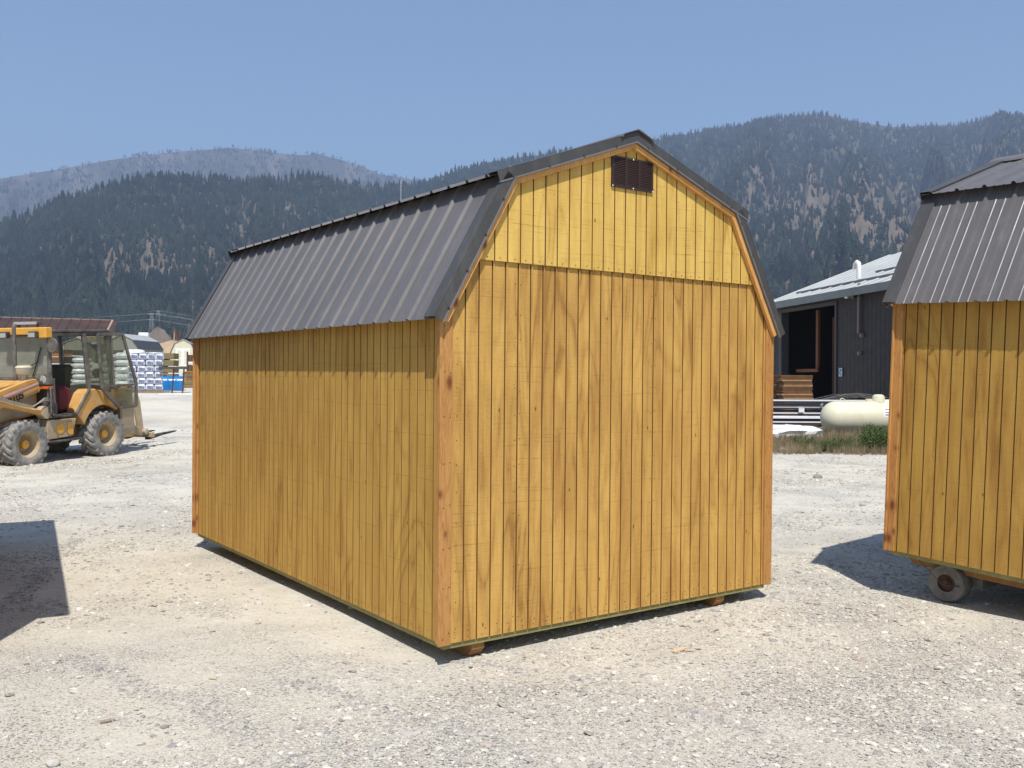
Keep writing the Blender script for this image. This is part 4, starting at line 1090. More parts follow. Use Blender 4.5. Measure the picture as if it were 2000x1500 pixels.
P('roof', MB().prism([(.30, 2.62), (.26, 2.70), (-1.42, 2.70), (-1.42, 2.63)], 1, -.72, .72), 'frame', bevel=.02)
P('roof_visor', MB().prism([(.30, 2.59), (.46, 2.60), (.47, 2.73), (.30, 2.745)], 1, -.56, .80).box(.31, .47, .62, .86, 2.53, 2.735), 'yel_clean')
P('side_roof_lip', MB().bar((.25, .76, 2.67), (-1.35, .70, 2.68), .05, .05), 'frame')
for y in (-.18, .58):
    h = P('work_lamp', MB().box(.46, .56, y-.10, y+.10, 2.53, 2.66), 'darkm')
    P('lens', MB().box(.561, .568, y-.085, y+.085, 2.545, 2.635), 'lens', h, bevel=0)
lbh = P('light_bar', MB().box(.20, .34, -.12, .50, 2.80, 2.86).box(.24, .30, .42, .46, 2.74, 2.80).box(.24, .30, -.08, -.04, 2.74, 2.80), 'frame')
P('lens', MB().box(.342, .35, -.11, .49, 2.803, 2.857), 'lens', lbh, bevel=0)
P('windscreen', MB().prism([(-.70, 1.74), (.70, 1.74), (.68, 2.57), (-.68, 2.57)], 0, .275, .285), 'glass', bevel=0)
P('sun_band', MB().prism([(-.70, 2.38), (-.3, 2.33), (.3, 2.33), (.70, 2.38), (.68, 2.57), (-.68, 2.57)], 0, .287, .290), 'frame', bevel=0)
bpy.data.objects['sun_band'].data.materials[0] = M['glass']
P('side_window', MB().prism([(.24, 1.5), (-.64, 1.5), (-.58, 2.55), (.22, 2.55)], 1, -CY+.01, -CY+.02), 'glass2', bevel=0)
P('rear_window', MB().prism([(-.62, 1.5), (.62, 1.5), (.6, 2.55), (-.6, 2.55)], 0, -1.38, -1.37), 'glass2', bevel=0)
P('rear_side_window', MB().prism([(-.72, 1.5), (-1.38, 1.5), (-1.30, 2.57), (-.66, 2.57)], 1, CY-.09, CY-.08), 'glass2', bevel=0)
P('front_panel', MB().box(.22, .30, .50, .80, .98, 1.72).box(.22, .30, -.80, -.5, .98, 1.72).box(.20, .27, -.5, .5, 1.0, 1.70), 'frame')
P('cab_floor', MB().box(-1.45, .28, -.70, .76, .92, .99), 'darkm')
P('rear_wall', MB().box(-1.46, -1.38, -.66, .66, .95, 1.5), 'yel_dusty')
P('wiper', MB().tube([(.31, .30, 1.76), (.315, .42, 2.0), (.31, .55, 2.35)], .012, 5).tube([(.315, .42, 2.05), (.315, .18, 1.92)], .008, 5), 'blackp', bevel=0)
P('dash_column', MB().box(.0, .2, -.25, .25, 1.0, 1.7), 'darkm'); P('steering_wheel', MB().lathe([(.19, -.012), (.205, 0), (.19, .012), (.175, 0), (.19, -.012)], (-.10, 0, 1.78), 2, 24), 'blackp', bevel=0)
st = P('seat', MB().box(-.62, -.10, -.28, .28, 1.20, 1.34), 'red'); P('seat_back', MB().prism([(-.56, 1.3), (-.68, 1.3), (-.78, 1.95), (-.68, 2.0), (-.60, 1.95)], 1, -.27, .27), 'olive', st, bevel=.05); P('seat_base', MB().box(-.55, -.15, -.22, .22, .99, 1.2), 'darkm', st)
P('cloth', MB().prism([(-.08, 1.0), (-.08, 1.5), (-.28, 1.56), (-.5, 1.5), (-.48, 1.0)], 1, .3, .52), 'red', bevel=.06)
P('control_lever', MB().tube([(-.1, .45, 1.0), (-.05, .46, 1.55)], .015, 6), 'blackp', bevel=0)
# fender
ar = [( -1.03+ .60*math.cos(math.radians(a)), .485+.66*math.sin(math.radians(a))) for a in range(22, 140, 12)]
ar_i = [( -1.03+ .565*math.cos(math.radians(a)), .485+.62*math.sin(math.radians(a))) for a in range(22, 140, 12)]
P('fender', MB().prism([(-.30, 1.0)]+[(-.50, 1.38), (-.62, 1.46), (-.80, 1.46)]+[(-1.5, 1.30), (-1.55, 1.1)]+ar_i[::-1], 1, .50, .80), 'yel', bevel=.02)
P('fender_edge', MB().bar((-.28, .80, .96), (-.66, .80, 1.46), .05, .07), 'frame')
P('rear_body', MB().prism([(-1.55, .36), (-1.55, 1.42), (-1.92, 1.42), (-1.98, .42)], 1, -.62, .78), 'yel_dusty', bevel=.03)
P('rear_counterweight', MB().box(-1.95, -1.5, -.60, .74, .34, .40).box(-2.0, -1.93, .3, .7, 1.0, 1.5), 'yel')
# open door folded back along the side
dr = P('door', MB(), 'frame', bevel=0) if False else None
def frame_poly(pts, w, y0, y1):
    mb = MB()
    for i in range(len(pts)):
        a, b = pts[i], pts[(i+1) % len(pts)]; mb.bar((a[0], (y0+y1)/2, a[1]), (b[0], (y0+y1)/2, b[1]), y1-y0, w, up=(0, 1, 0))
    return mb
DP_ = [(-.80, 2.60), (-1.50, 2.60), (-1.86, 1.52), (-1.84, 1.03), (-1.34, 1.02), (-.86, 1.46)]
mb = MB()
for i in range(6):
    a, b = DP_[i], DP_[(i+1) % 6]; mb.bar((a[0], .93, a[1]), (b[0], .93, b[1]), .06, .05, up=(0, 1, 0))
mb.bar((-.86, .93, 1.50), (-1.85, .93, 1.50), .05, .045, up=(0, 1, 0)); mb.bar((-1.17, .93, 2.58), (-1.2, .93, 1.52), .03, .04, up=(0, 1, 0))
door = P('door', mb, 'frame', bevel=.006)
P('door_glass', MB().prism([(-.84, 2.57), (-1.48, 2.57), (-1.83, 1.53), (-.88, 1.53)], 1, .925, .932), 'glass2', door, bevel=0)
P('door_glass', MB().prism([(-.92, 1.47), (-1.83, 1.47), (-1.81, 1.06), (-1.36, 1.05)], 1, .925, .932), 'glass2', door, bevel=0)
P('hinge', MB().tube([(-.76, .80, 2.40), (-.78, .93, 2.40)], .03, 8).tube([(-.76, .80, 1.62), (-.80, .93, 1.62)], .03, 8), 'frame', door, bevel=0)
P('yellow_box', MB().box(-1.60, -1.28, .76, .86, 1.17, 1.42), 'yel_clean')
P('mirror', MB().lathe([(0, -.02), (.14, -.015), (.15, .0), (.14, .02), (0, .03)], (.38, .92, 2.38), 0, 18).tube([(.3, .78, 2.55), (.36, .90, 2.52)], .012, 6), 'frame', smooth=True, bevel=0)
hl = P('headlamp', MB().box(.30, .42, .56, .82, 1.60, 1.80), 'frame'); P('lens', MB().lathe([(0, .432), (.075, .43), (.085, .421)], (0, .69, 1.70), 0, 18), 'lens', hl, bevel=0); P('indicator', MB().box(.30, .425, .56, .82, 1.52, 1.575), 'orange', hl, bevel=0)
P('handrail', MB().tube([(.36, .82, 1.0), (.42, .88, 1.05), (.42, .88, 1.5), (.36, .82, 1.55)], .016, 8).tube([(.1, .82, .94), (.1, .90, .96), (.38, .90, 1.0), (.38, .82, 1.02)], .014, 6), 'frame', bevel=0)
# loader arms
for s_ in (1, -1):
    ya_, yb_ = sorted((s_*.50, s_*.60))
    arm = P('loader_arm', MB().prism([(.36, 1.60), (.50, 1.72), (.70, 1.70), (1.50, 1.47), (2.25, 1.06), (2.62, .50), (2.5, .40), (2.15, .66), (1.72, 1.0), (1.45, 1.15), (.66, 1.40), (.42, 1.46)], 1, ya_, yb_), 'yel', bevel=.01)
    if s_ > 0:
        P('tilt_cylinder', MB().tube([(.52, .66, 1.62), (.90, .66, 1.51)], .034, 10).tube([(.85, .66, 1.525), (1.34, .66, 1.385)], .045, 12), 'rod', arm, smooth=True, bevel=0)
        P('pivot', MB().lathe([(.075, .48), (.075, .68), (.06, .70), (0, .71)], (.38, 0, 1.63), 1, 18), 'darkm', arm, smooth=True, bevel=0)
        tx = bpy.data.curves.new('arm_lettering', 'FONT'); tx.body = '210S'; tx.size = .19; tx.extrude = .002; tx.shear = .2; tx.offset = .006; tx.align_x = 'CENTER'; tx.align_y = 'CENTER'
        to = bpy.data.objects.new('arm_lettering', tx); COL.objects.link(to)
        dg = bpy.context.evaluated_depsgraph_get(); me = bpy.data.meshes.new_from_object(to.evaluated_get(dg)); me.materials.clear(); me.materials.append(M['blackp'])
        COL.objects.unlink(to); bpy.data.objects.remove(to)
        to = bpy.data.objects.new('arm_lettering', me); COL.objects.link(to); to.parent = arm
        th = math.atan2(-.33, .90)
        ex = Vector((-math.cos(th), 0, -math.sin(th))); ez = Vector((0, 1, 0)); ey = ez.cross(ex)
        to.matrix_local = Matrix(((ex.x, ey.x, ez.x, 1.0), (ex.y, ey.y, ez.y, .604), (ex.z, ey.z, ez.z, 1.36), (0, 0, 0, 1)))
    else:
        P('tilt_cylinder', MB().tube([(.72, -.68, 1.60), (2.1, -.68, .98)], .045, 10), 'rod', arm, smooth=True, bevel=0)
    P('lift_cylinder', MB().tube([(.48, s_*.70, 1.04), (1.70, s_*.70, 1.37)], .062, 12).tube([(1.65, s_*.70, 1.355), (1.95, s_*.66, 1.25)], .035, 10), 'yel', arm, smooth=True, bevel=0)
    P('cylinder_base', MB().lathe([(0, s_*.78), (.12, s_*.775), (.13, s_*.76), (.13, s_*.6)] if s_ < 0 else [(.13, .6), (.13, .76), (.12, .775), (0, .78)], (.42, 0, 1.05), 1, 18), 'yel_dusty', arm, smooth=True, bevel=0)
P('cross_tube', MB().tube([(1.9, -.55, .78), (1.9, .55, .78)], .07, 12), 'yel', bevel=0)
for k in range(3):
    P('hose', MB().tube([(.34, .74+.02*k, 1.34-.03*k), (.50, .80, 1.34-.02*k), (.78, .79, 1.18+.01*k), (1.1, .79, 1.24+.02*k), (1.7, .78, 1.43+.02*k)], .012, 6), 'hose_pale', bevel=0)
P('hose', MB().tube([(.45, .62, 1.64), (.36, .74, 1.50), (.40, .78, 1.32), (.34, .80, 1.20)], .016, 6), 'hose', bevel=0)
P('valve_block', MB().box(.30, .40, .60, .80, 1.05, 1.20).tube([(.36, .82, 1.22), (.25, .84, 1.22), (.25, .84, 1.0)], .012, 6), 'darkm')
bk = P('bucket', MB().prism([(2.45, .10), (3.3, .04), (3.3, .10), (2.62, .18), (2.5, .5), (2.66, .95), (2.58, .98), (2.38, .5)], 1, -.98, .98), 'darkm', bevel=0)
# rear linkage and pallet fork
for s_ in (1, -1):
    ya_, yb_ = sorted((s_*.26, s_*.33))
    P('linkage', MB().prism([(-1.95, .62), (-2.2, .60), (-2.72, .44), (-2.82, .32), (-2.66, .26), (-2.2, .36), (-1.95, .42)], 1, ya_, yb_), 'yel_dusty')
    P('fork_carriage', MB().prism([(-2.70, .30), (-2.58, .98), (-2.66, 1.30), (-2.76, 1.05), (-2.86, .30)], 1, *sorted((s_*.14, s_*.22))), 'yel_dusty')
P('carriage_bar', MB().box(-2.88, -2.78, -.50, .50, .22, .34), 'yel_dusty')
P('pivot', MB().lathe([(.075, -.40), (.075, .40), (.06, .42), (0, .43)], (-2.72, 0, .36), 1, 16), 'yel_dusty', smooth=True, bevel=0)
for y in (-.34, .30): P('fork_tine', MB().prism([(-2.84, .16), (-2.84, .24), (-3.3, .27), (-3.78, .28), (-3.78, .262), (-3.3, .22), (-2.88, .16)], 1, y-.06, y+.06), 'darkm', bevel=0)
P('top_link', MB().tube([(-1.95, 0, 1.05), (-2.62, 0, .92)], .035, 8), 'darkm', bevel=0)
P('link_rod', MB().tube([(-1.95, .25, .85), (-2.45, .27, .62), (-2.5, .27, .36)], .03, 8), 'yel_dusty', bevel=0)

# ------------------------------------------------------------------ left background yard
def thing_at(px, D, name, label, cat, group=None, rz=None, dz=0):
    g = gpt(px, D); return empty(name, (g.x, g.y, g.z+dz), -YAW-math.radians(0) if rz is None else rz, label, cat, group)
def pxm(D): return FPX/D
def zpx(py, D, base):  # height above ground point for a photo row
    return CAM[2]+(738.3-py)/FPX*D-base
def faces(az_deg):     # rotation so that local -y looks along azimuth az_deg + 180
    return -math.radians(az_deg)

# wrapped bag pallets
M['bag'] = simple('pale_blue_bag_film', (.52, .55, .62), .3, vary=.12, scale=3)
M['bagw'] = simple('white_bag_film', (.74, .75, .77), .3, vary=.1)
M['bagprint'] = simple('slate_bag_print', (.17, .19, .28), .5, vary=.3)
M['pallet'] = simple('pallet_wood', (.28, .20, .12), .85, vary=.3)
bagm = []
for i in range(3):
    mb = MB(); R3 = random.Random(50+i); nu, nv = 10, 5; vs = []; fs = []
    for j in range(nv+1):
        ph = -math.pi/2+math.pi*j/nv
        for q in range(nu):
            th = 2*math.pi*q/nu; f = lambda w, e: math.copysign(abs(w)**e, w)
            d = 1+R3.uniform(-.06, .06); vs.append((f(math.cos(ph), .35)*f(math.cos(th), .35)*.24*d, f(math.cos(ph), .35)*f(math.sin(th), .35)*.30*d, f(math.sin(ph), .6)*.175*d))
    for j in range(nv):
        for q in range(nu): fs.append((j*nu+q, j*nu+(q+1) % nu, (j+1)*nu+(q+1) % nu, (j+1)*nu+q))
    o = mb.add(vs, fs).build('bag', M['bag']); bagm.append(o.data); bpy.data.objects.remove(o)
pm = MB().add([(-.14, -.292, -.07), (.06, -.297, -.08), (.06, -.297, .07), (-.14, -.292, .08)], [(0, 1, 2, 3)]).add([(.08, -.296, -.09), (.15, -.29, -.10), (.15, -.29, .04), (.08, -.296, .05)], [(0, 1, 2, 3)])
pm = pm.build('bag_print', M['bagprint']); pmd = pm.data; bpy.data.objects.remove(pm)
bp_ = thing_at(284, 50, 'bag_pallet', 'tall pallet stack of pale blue printed bags beside the loader', 'pallet of bags', rz=-math.radians(14))
zb_ = .12
for lay in range(6):
    for ix in range(4):
        for iy in range(2):
            o = bpy.data.objects.new('bag', random.choice(bagm)); COL.objects.link(o); o.parent = bp_
            o.location = ((ix-1.5)*.43+(.08 if lay in (0, 4, 5) and lay % 2 else 0)+random.uniform(-.02, .02), iy*.5-.25, zb_+.16+lay*.325); o.rotation_euler = (random.uniform(-.05, .05), random.uniform(-.04, .04), random.uniform(-.06, .06)); o.scale = (.95, 1, 1)
            if iy == 0:
                q = bpy.data.objects.new('bag_print', pmd); COL.objects.link(q); q.parent = o; q.location = (0, -.012, 0)
for k in range(3):
    MB().box(-.92, .92, -.5+k*.42, -.36+k*.42, 0, .12).build('pallet_board', M['pallet'], bp_)
o = lumpy('top_sheet', (0, -.02, zb_+6*.325-.02), .93, .52, .05, M['bagw'], 0, 5, bp_, amp=.2)
# white wrapped pallets further left, in a row
for i, (px, D, w, h, lb2) in enumerate(((243, 54, 1.0, 2.15, 'white wrapped pallet just left of the printed bag stack'), (214, 56, .8, 2.05, 'white wrapped pallet seen through the open cab door of the loader'),
                                  (262, 58, 1.3, 2.35, 'white wrapped pallet with a lumpy top behind the printed bag stack'), (160, 57, 1.1, 1.8, 'white wrapped pallet behind the cab post of the loader'))):
    t = thing_at(px, D, 'wrapped_pallet', lb2, 'wrapped pallet', 'white wrapped pallets', rz=-math.radians(14))
    n_l = 5
    for k in range(n_l):
        lumpy('wrapped_layer', (0, 0, .12+k*(h-.15)/n_l), w/2, .5, (h-.15)/n_l/2, M['bagw'], random.uniform(-.03, .03), 10+i*7+k, t, amp=.06, nu=20, nv=6)
    MB().box(-w/2, w/2, -.5, .5, 0, .11).build('pallet', M['pallet'], t)
# green brown lumber packs, long sides to us
M['packed'] = simple('treated_timber_ends', (.21, .165, .075), .85, vary=.3, scale=2); M['packdark'] = simple('timber_pack_dark', (.10, .075, .045), .9)  # packdark: darker brown tone for the lowest pack
packs = [(57.0, .12, 'lowest dark pack of treated timber behind the blue tank'), (57.0, .53, 'second pack of treated timber in the pile behind the blue tank'), (57, .94, 'third pack of treated timber in the pile behind the blue tank'), (57, 1.35, 'fourth pack of treated timber in the pile behind the blue tank'), (57, 1.76, 'topmost pack of treated timber in the pile behind the blue tank')]
g0 = gpt(330, 56)
for D, z0, lb2 in packs:
    t = empty('timber_pack', (g0.x, g0.y, g0.z+z0), -math.radians(32), lb2, 'timber pack', 'packs of treated timber')
    for r_i in range(3):
        for c_i in range(5):
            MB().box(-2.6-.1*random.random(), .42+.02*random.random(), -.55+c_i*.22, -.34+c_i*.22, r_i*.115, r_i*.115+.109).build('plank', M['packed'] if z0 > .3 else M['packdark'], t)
    MB().box(-2.2, -2.1, -.55, .5, -.055, 0).box(-.3, -.2, -.55, .5, -.055, 0).build('bearer', M['pallet'], t)
MB().box(-2.2, -2.1, -.55, .5, -.12, -.055).box(-.3, -.2, -.55, .5, -.12, -.055).build('bearer', M['pallet'], bpy.data.objects['timber_pack'])
# red-brown lumber seen at the shed corner, with racks of fence panels above
t = thing_at(378, 58, 'board_stack', 'pale brown stacked boards just left of the main shed corner', 'board stack', rz=-math.radians(18))
for k in range(17):
    MB().box(-.60+random.uniform(-.04, .04), 1.2+random.uniform(-.1, .1), -.5, .5, .02+k*.058, .07+k*.058).build('board', random.choice(wcols[:3]+[M['packed']]), t)
rk = thing_at(376, 66, 'pallet_rack', 'rack with a white shelf holding dark brown stock above the board stack', 'rack', rz=-math.radians(14))
MB().box(-.35, 2.4, -.5, .5, 1.38, 1.50).build('rack_shelf', M['white'], rk)
MB().box(-.38, -.30, -.5, .5, 0, 2.2).box(2.3, 2.4, -.5, .5, 0, 2.2).build('rack_frame', M['rust'], rk)
for z0, z1 in ((.05, 1.33), (1.52, 2.05)):
    for k in range(11): MB().box(-.28+k*.24, -.28+k*.24+.20, -.45, .4, z0, z1-random.uniform(0, .08)).build('stock_piece', random.choice([M['timber'], wcols[3], wcols[1]]), rk)
# blue tank on its side and the steel stand before it
M['blue'] = simple('bright_blue_plastic', (.012, .17, .46), .3, vary=.3, scale=2)
t = thing_at(336, 53, 'blue_tank', 'bright blue plastic tank lying on the ground behind a steel stand', 'tank', rz=-math.radians(22))
prof2 = [(-.36, 0)]+[(-.42, .28)]+[(.40*math.cos(a), .42+.40*math.sin(a)) for a in [math.pi-i*math.pi/12 for i in range(0, 13)]]+[(.42, .28), (.36, 0)]
mbb = MB().prism([(p_[0], p_[1]) for p_ in prof2][::-1], 0, -.80, .62)
mbb.build('tank_body', M['blue'], t, smooth=True, bevel=.03, seg=2)
for x in (-.7, -.25, .2): MB().prism([(p_[0]*1.04, p_[1]*1.04) for p_ in prof2][::-1], 0, x, x+.12).build('tank_rib', M['blue'], t, bevel=.01)
MB().lathe([(.13, 0), (.13, .07), (0, .08)], (-.4, 0, .80), 2, 14).build('tank_cap', M['black'], t)
t = thing_at(340, 50, 'steel_stand', 'rusty steel stand with a grey top in front of the blue tank', 'stand', rz=-math.radians(20))
MB().box(-.75, .62, -.28, .28, 1.28, 1.40).build('stand_top', M['wall_trim'], t)
for x in (-.10, .42):
    for y in (-.22, .22): MB().bar((x, y, 0), (x+.08, y, 1.3), .05, .05).build('leg', M['rust'], t)
# strip of litter and a white batten on the ground
bt = gpt(345, 47.5); o = MB().bar((-.85, 0, .05), (.75, 0, .06), .12, .06).build('white_batten', M['white']); o.location = bt; o.rotation_euler = (0, 0, -math.radians(20)); tag(o, 'long white batten lying on the ground before the blue tank', 'batten')
# far barns
M['cream'] = simple('cream_siding', (.62, .58, .42), .7, vary=.1); M['orangew'] = simple('orange_stained_siding', (.55, .27, .06), .7, vary=.2)
M['greyw'] = simple('grey_green_siding', (.24, .235, .19), .7, vary=.1); M['greenr'] = simple('green_steel', (.06, .10, .085), .5); M['darkr'] = simple('dark_grey_steel', (.05, .05, .06), .5)
def far_barn(px, D, rz, w, L, he, hb, hr, wm, rm, topm, label, door=None, vent=False, lean=False):
    t = thing_at(px, D, 'barn', label, 'barn', 'barns across the yard', rz=rz)
    pr = [(-w/2, 0), (w/2, 0), (w/2, he), (w*.33, hb), (0, hr), (-w*.33, hb), (-w/2, he)]
    MB().prism(pr, 1, 0, L).build('wall', wm, t)
    for s in (-1, 1):
        MB().prism([(s*(w/2+.08), he-.12), (s*(w/2+.14), he-.06), (s*w*.35, hb+.07), (s*w*.33, hb)] if s > 0 else [(s*w*.33, hb), (s*w*.35, hb+.07), (s*(w/2+.14), he-.06), (s*(w/2+.08), he-.12)], 1, -.12, L+.12).build('roof_side', rm, t)
        MB().prism([(s*w*.37, hb-.02), (s*w*.37, hb+.05), (0, hr+.08), (0, hr+.01)] if s > 0 else [(0, hr+.01), (0, hr+.08), (s*w*.37, hb+.05), (s*w*.37, hb-.02)], 1, -.12, L+.12).build('roof_top', topm, t)
    if vent: MB().box(-.35, .35, -.04, 0, hr-.55, hr-.25).build('gable_vent', M['vent'], t)
    if door:
        mb = MB(); dw, dh = door; d_ = MB().box(-dw/2, dw/2, -.05, -.002, .1, dh).build('door', M['white'] if wm is M['cream'] else M['darkm'], t)
        if wm is M['cream']:
            for s in (-1, 1):
                for z0, z1 in ((.3, dh*.48), (dh*.53, dh-.12)): MB().box(s*dw/4-dw*.14, s*dw/4+dw*.14, -.06, -.052, z0, z1).build('door_panel', wm, d_)
            for s in (-1, 1): MB().box(s*w/2-.09*(s > 0), s*w/2+.09*(s < 0), -.05, -.002, 0, he).build('corner_trim', M['white'], t)
            MB().box(-dw/2-.1, dw/2+.1, -.05, -.002, dh+.01, dh+.2).build('header', M['white'], t)
    return t
far_barn(293.5, 168, -math.radians(22), 3.3, 5, 1.9, 3.2, 3.75, M['orangew'], M['greenr'], M['roof_white'], 'orange gambrel barn with green roof sides far across the yard', vent=True)
far_barn(357, 140, -math.radians(22), 3.5, 6, 2.0, 3.4, 4.05, M['cream'], M['greenr'], M['roof_white'], 'cream gambrel barn with white panelled doors beyond the timber packs', door=(2.0, 2.5))
far_barn(238, 120, -math.radians(42), 4.4, 6.5, 2.6, 3.6, 4.35, M['greyw'], M['darkr'], M['roof_white'], 'grey barn with an open front and dark roof side behind the wrapped pallets', door=(3.2, 2.3))
far_barn(150, 130, -math.radians(30), 5, 6, 2.4, 3.2, 3.9, M['greyw'], M['darkr'], M['roof_white'], 'grey barn seen through the cab of the loader', door=(3.0, 2.2))
# long rusty roofed store behind the loader
g = gpt(60, 62); rs_ = empty('open_store', (g.x, g.y, g.z), -math.radians(12), 'long rusty brown steel roof of an open store behind the loader', 'building')
zt = zpx(621, 62, g.z); zl = zpx(648, 62, g.z)
M['rustroof'] = simple('rust_brown_steel_roof', (.05, .026, .022), .9, vary=.5, scale=.7, dirt=(.11, .065, .05), dirtamt=.4)
x = -7.0
while x < 4.7:
    MB().prism([(x, 0), (x+.03, .04), (x+.09, .04), (x+.12, 0), (x+.60, 0), (x+.60, -.02), (x, -.02)][::-1], 2, 0, 1).build('roof_panel', M['rustroof'], rs_)
    o = [c for c in bpy.data.objects if c.parent == rs_][-1]
    for v in o.data.vertices:
        k = v.co.z; n_y = v.co.y; v.co = Vector((v.co.x+.35*k, -1.6+k*2.4-n_y*.3, zl+k*(zt-zl)+n_y))
    x += .6
MB().bar((4.62, -1.7, zl), (5.0, .9, zt), .14, .12).bar((-7, -1.65, zl-.02), (4.7, -1.65, zl-.02), .10, .10).bar((-6.6, .85, zt), (5.0, .85, zt), .10, .12).build('roof_edge', simple('pale_rust_edge', (.33, .22, .17), .7, vary=.3), rs_)
for x in (-6.8, -3, .8, 4.5):
    MB().bar((x, -1.6, 0), (x, -1.6, zl), .15, .15).bar((x+.3, .8, 0), (x+.3, .8, zt), .15, .15).build('post', M['timber'], rs_)
for k, z in enumerate((.25, .75, 1.3, 1.8)):
    for j in range(5):
        MB().box(-6.8, 2.2+random.uniform(-.5, .6), -.9+j*.3, -.65+j*.3, z, z+.4).build('stored_beam', random.choice([wcols[0], wcols[1], wcols[3]]), rs_)
# heaps, cube tank, digger arm beyond
def heap(name, px, D, pys, label, mat, seed):
    """pys: (px left, px right, py top)"""
    g = gpt(px, D); xl, xr, top = pys; hw = (xr-xl)/2/FPX*D; h = CAM[2]+(738.3-top)/FPX*D-g.z
    na, nr_ = 40, 12; vs = [(0, 0, h)]; fs = []
    for j in range(1, nr_+1):
        t = j/nr_
        for i in range(na):
            a = 2*math.pi*i/na; e = 1+.25*(float(fbm(np.array(math.cos(a)*2+9), np.array(math.sin(a)*2+t*2+9), 3, seed))-.5)
            vs.append((hw*t*e*math.cos(a), hw*.7*t*e*math.sin(a), h*(1-t**1.5)*(1+.2*(float(fbm(np.array(i*.5), np.array(j*.7), 3, seed))-.5))-.3*t))
    fs = [(0, 1+i, 1+(i+1) % na) for i in range(na)]
    for j in range(1, nr_):
        for i in range(na):
            a, b = 1+(j-1)*na+i, 1+(j-1)*na+(i+1) % na; fs.append((a, a+na, b+na, b))
    o = MB().add(vs, fs).build(name, mat, smooth=False); o.location = g; o.rotation_euler = (0, 0, -YAW); return tag(o, label, kind='structure')
M['sand'] = simple('tan_earth', (.42, .30, .18), .95, vary=.3, scale=.25); M['gravelh'] = simple('grey_brown_gravel_heap', (.17, .14, .115), .95, vary=.3, scale=.2)
heap('earth_heap', 190, 150, (60, 272, 643), 'tan earth heap beyond the grey barns', M['sand'], 4)
heap('gravel_heap', 309, 230, (255, 362, 638.5), 'grey brown gravel heap at the far side of the yard', M['gravelh'], 5)
heap('earth_heap', 345, 210, (280, 500, 664), 'low tan bank in front of the grey gravel heap', M['sand'], 6)
g = gpt(281, 190); z0 = zpx(665, 190, g.z)
ct = empty('cube_tank', g, -math.radians(22), 'white cube tank standing high behind the grey barn', 'tank')
MB().box(-.95, .95, -.9, .9, z0, z0+1.6).build('tank_body', M['white'], ct, bevel=.1); MB().box(-1, 1, -1, 1, 0, z0-.01).build('stand', M['sand'], ct)
g = gpt(345, 180); zz = lambda py: zpx(py, 180, g.z)
dg_ = empty('excavator', g, -YAW, 'brown excavator with raised arm left of the main shed eave', 'excavator')
MB().bar((.3, 0, zz(668)), (-.35, 0, zz(640)), .35, .55, up=(0, 1, 0)).build('boom', M['rust'], dg_); MB().bar((-.35, 0, zz(641)), (-.45, 0, zz(666)), .25, .4, up=(0, 1, 0)).build('stick', M['sand'], dg_)
MB().bar((.2, 0, zz(668)), (.95, 0, zz(645)), .3, .5, up=(0, 1, 0)).build('boom', M['rust'], dg_)
MB().box(-.5, 2.0, -1, 1, .7, 2.0).build('engine_housing', M['rust'], dg_); MB().box(.3, 1.3, -1, 0, 2.0, 2.9).build('cab', M['darkm'], dg_); MB().box(-1.2, 2.3, -1.2, 1.2, 0, .7).build('tracks', M['darkm'], dg_)
# small truck seen through the cab
g = gpt(148, 75); tk = empty('pickup_truck', g, -math.radians(20), 'white pickup truck glimpsed behind the cab of the loader', 'pickup truck')
MB().prism([(-2.6, .5), (2.6, .5), (2.6, 1.1), (1.3, 1.15), (.7, 1.75), (-.8, 1.78), (-.9, 1.15), (-2.6, 1.15)], 1, -.9, .9).build('body', M['white'], tk, bevel=.05)
MB().prism([(1.15, 1.18), (.66, 1.68), (-.7, 1.70), (-.76, 1.18)], 1, -.91, .91).build('window', M['darkr'], tk)
MB().box(2.61, 2.64, -.8, .8, .6, 1.0).build('grille', M['darkr'], tk); MB().box(2.45, 2.62, -.85, -.6, .8, 1.0).box(2.45, 2.62, .6, .85, .8, 1.0).build('headlight', M['lens'], tk)
for x in (-1.7, 1.7):
    for s in (-.92, .92): MB().lathe([(0, -.1), (.38, -.1), (.38, .1), (0, .1)], (x, s, .38), 1, 18).build('wheel', M['black'], tk)

# ------------------------------------------------------------------ power line and mast on the hill
M['galv'] = simple('galvanised_steel', (.33, .34, .35), .5)
def hill_z(x, y):
    d = math.hypot(x-CAM[0], y-CAM[1]); az = math.degrees(math.atan2(x-CAM[0], y-CAM[1])); return float(hills_h(np.array(az), np.array(d))[0])
tops = []
for px, top, D, lb2 in ((296, 611, 930, 'shorter steel lattice pylon at the foot of the hill'), (309, 606, 1000, 'taller steel lattice pylon at the foot of the hill')):
    p_ = pc(px, 700, D); z = hill_z(p_[0], p_[1]); H = float(pc(px, top, D)[2])-z; w = 2.6
    t = empty('pylon', (p_[0], p_[1], z-.5), -YAW, lb2, 'pylon', 'power line pylons')
    for sx in (-1, 1):
        for sy in (-1, 1): MB().bar((sx*w, sy*w, 0), (sx*w*.35, sy*w*.35, H), .28, .28).build('leg', M['galv'], t)
    mb = MB(); n_ = 5
    for k in range(n_):
        a, b = k/n_, (k+1)/n_; wa, wb_ = w*(1-.65*a), w*(1-.65*b)
        for s in (-1, 1):
            mb.bar((-wa, s*wa, H*a), (wb_, s*wb_, H*b), .16, .16).bar((wa, s*wa, H*a), (-wb_, s*wb_, H*b), .16, .16).bar((-wb_, s*wb_, H*b), (wb_, s*wb_, H*b), .14, .14)
    mb.build('bracing', M['galv'], t)
    arms = MB()
    for zz_ in (H*.98, H*.78): arms.bar((-4.2, 0, zz_), (4.2, 0, zz_), .3, .3)
    arms.build('cross_arm', M['galv'], t); tops.append((Vector((p_[0], p_[1], z)), H))
ex = Vector(RGT)
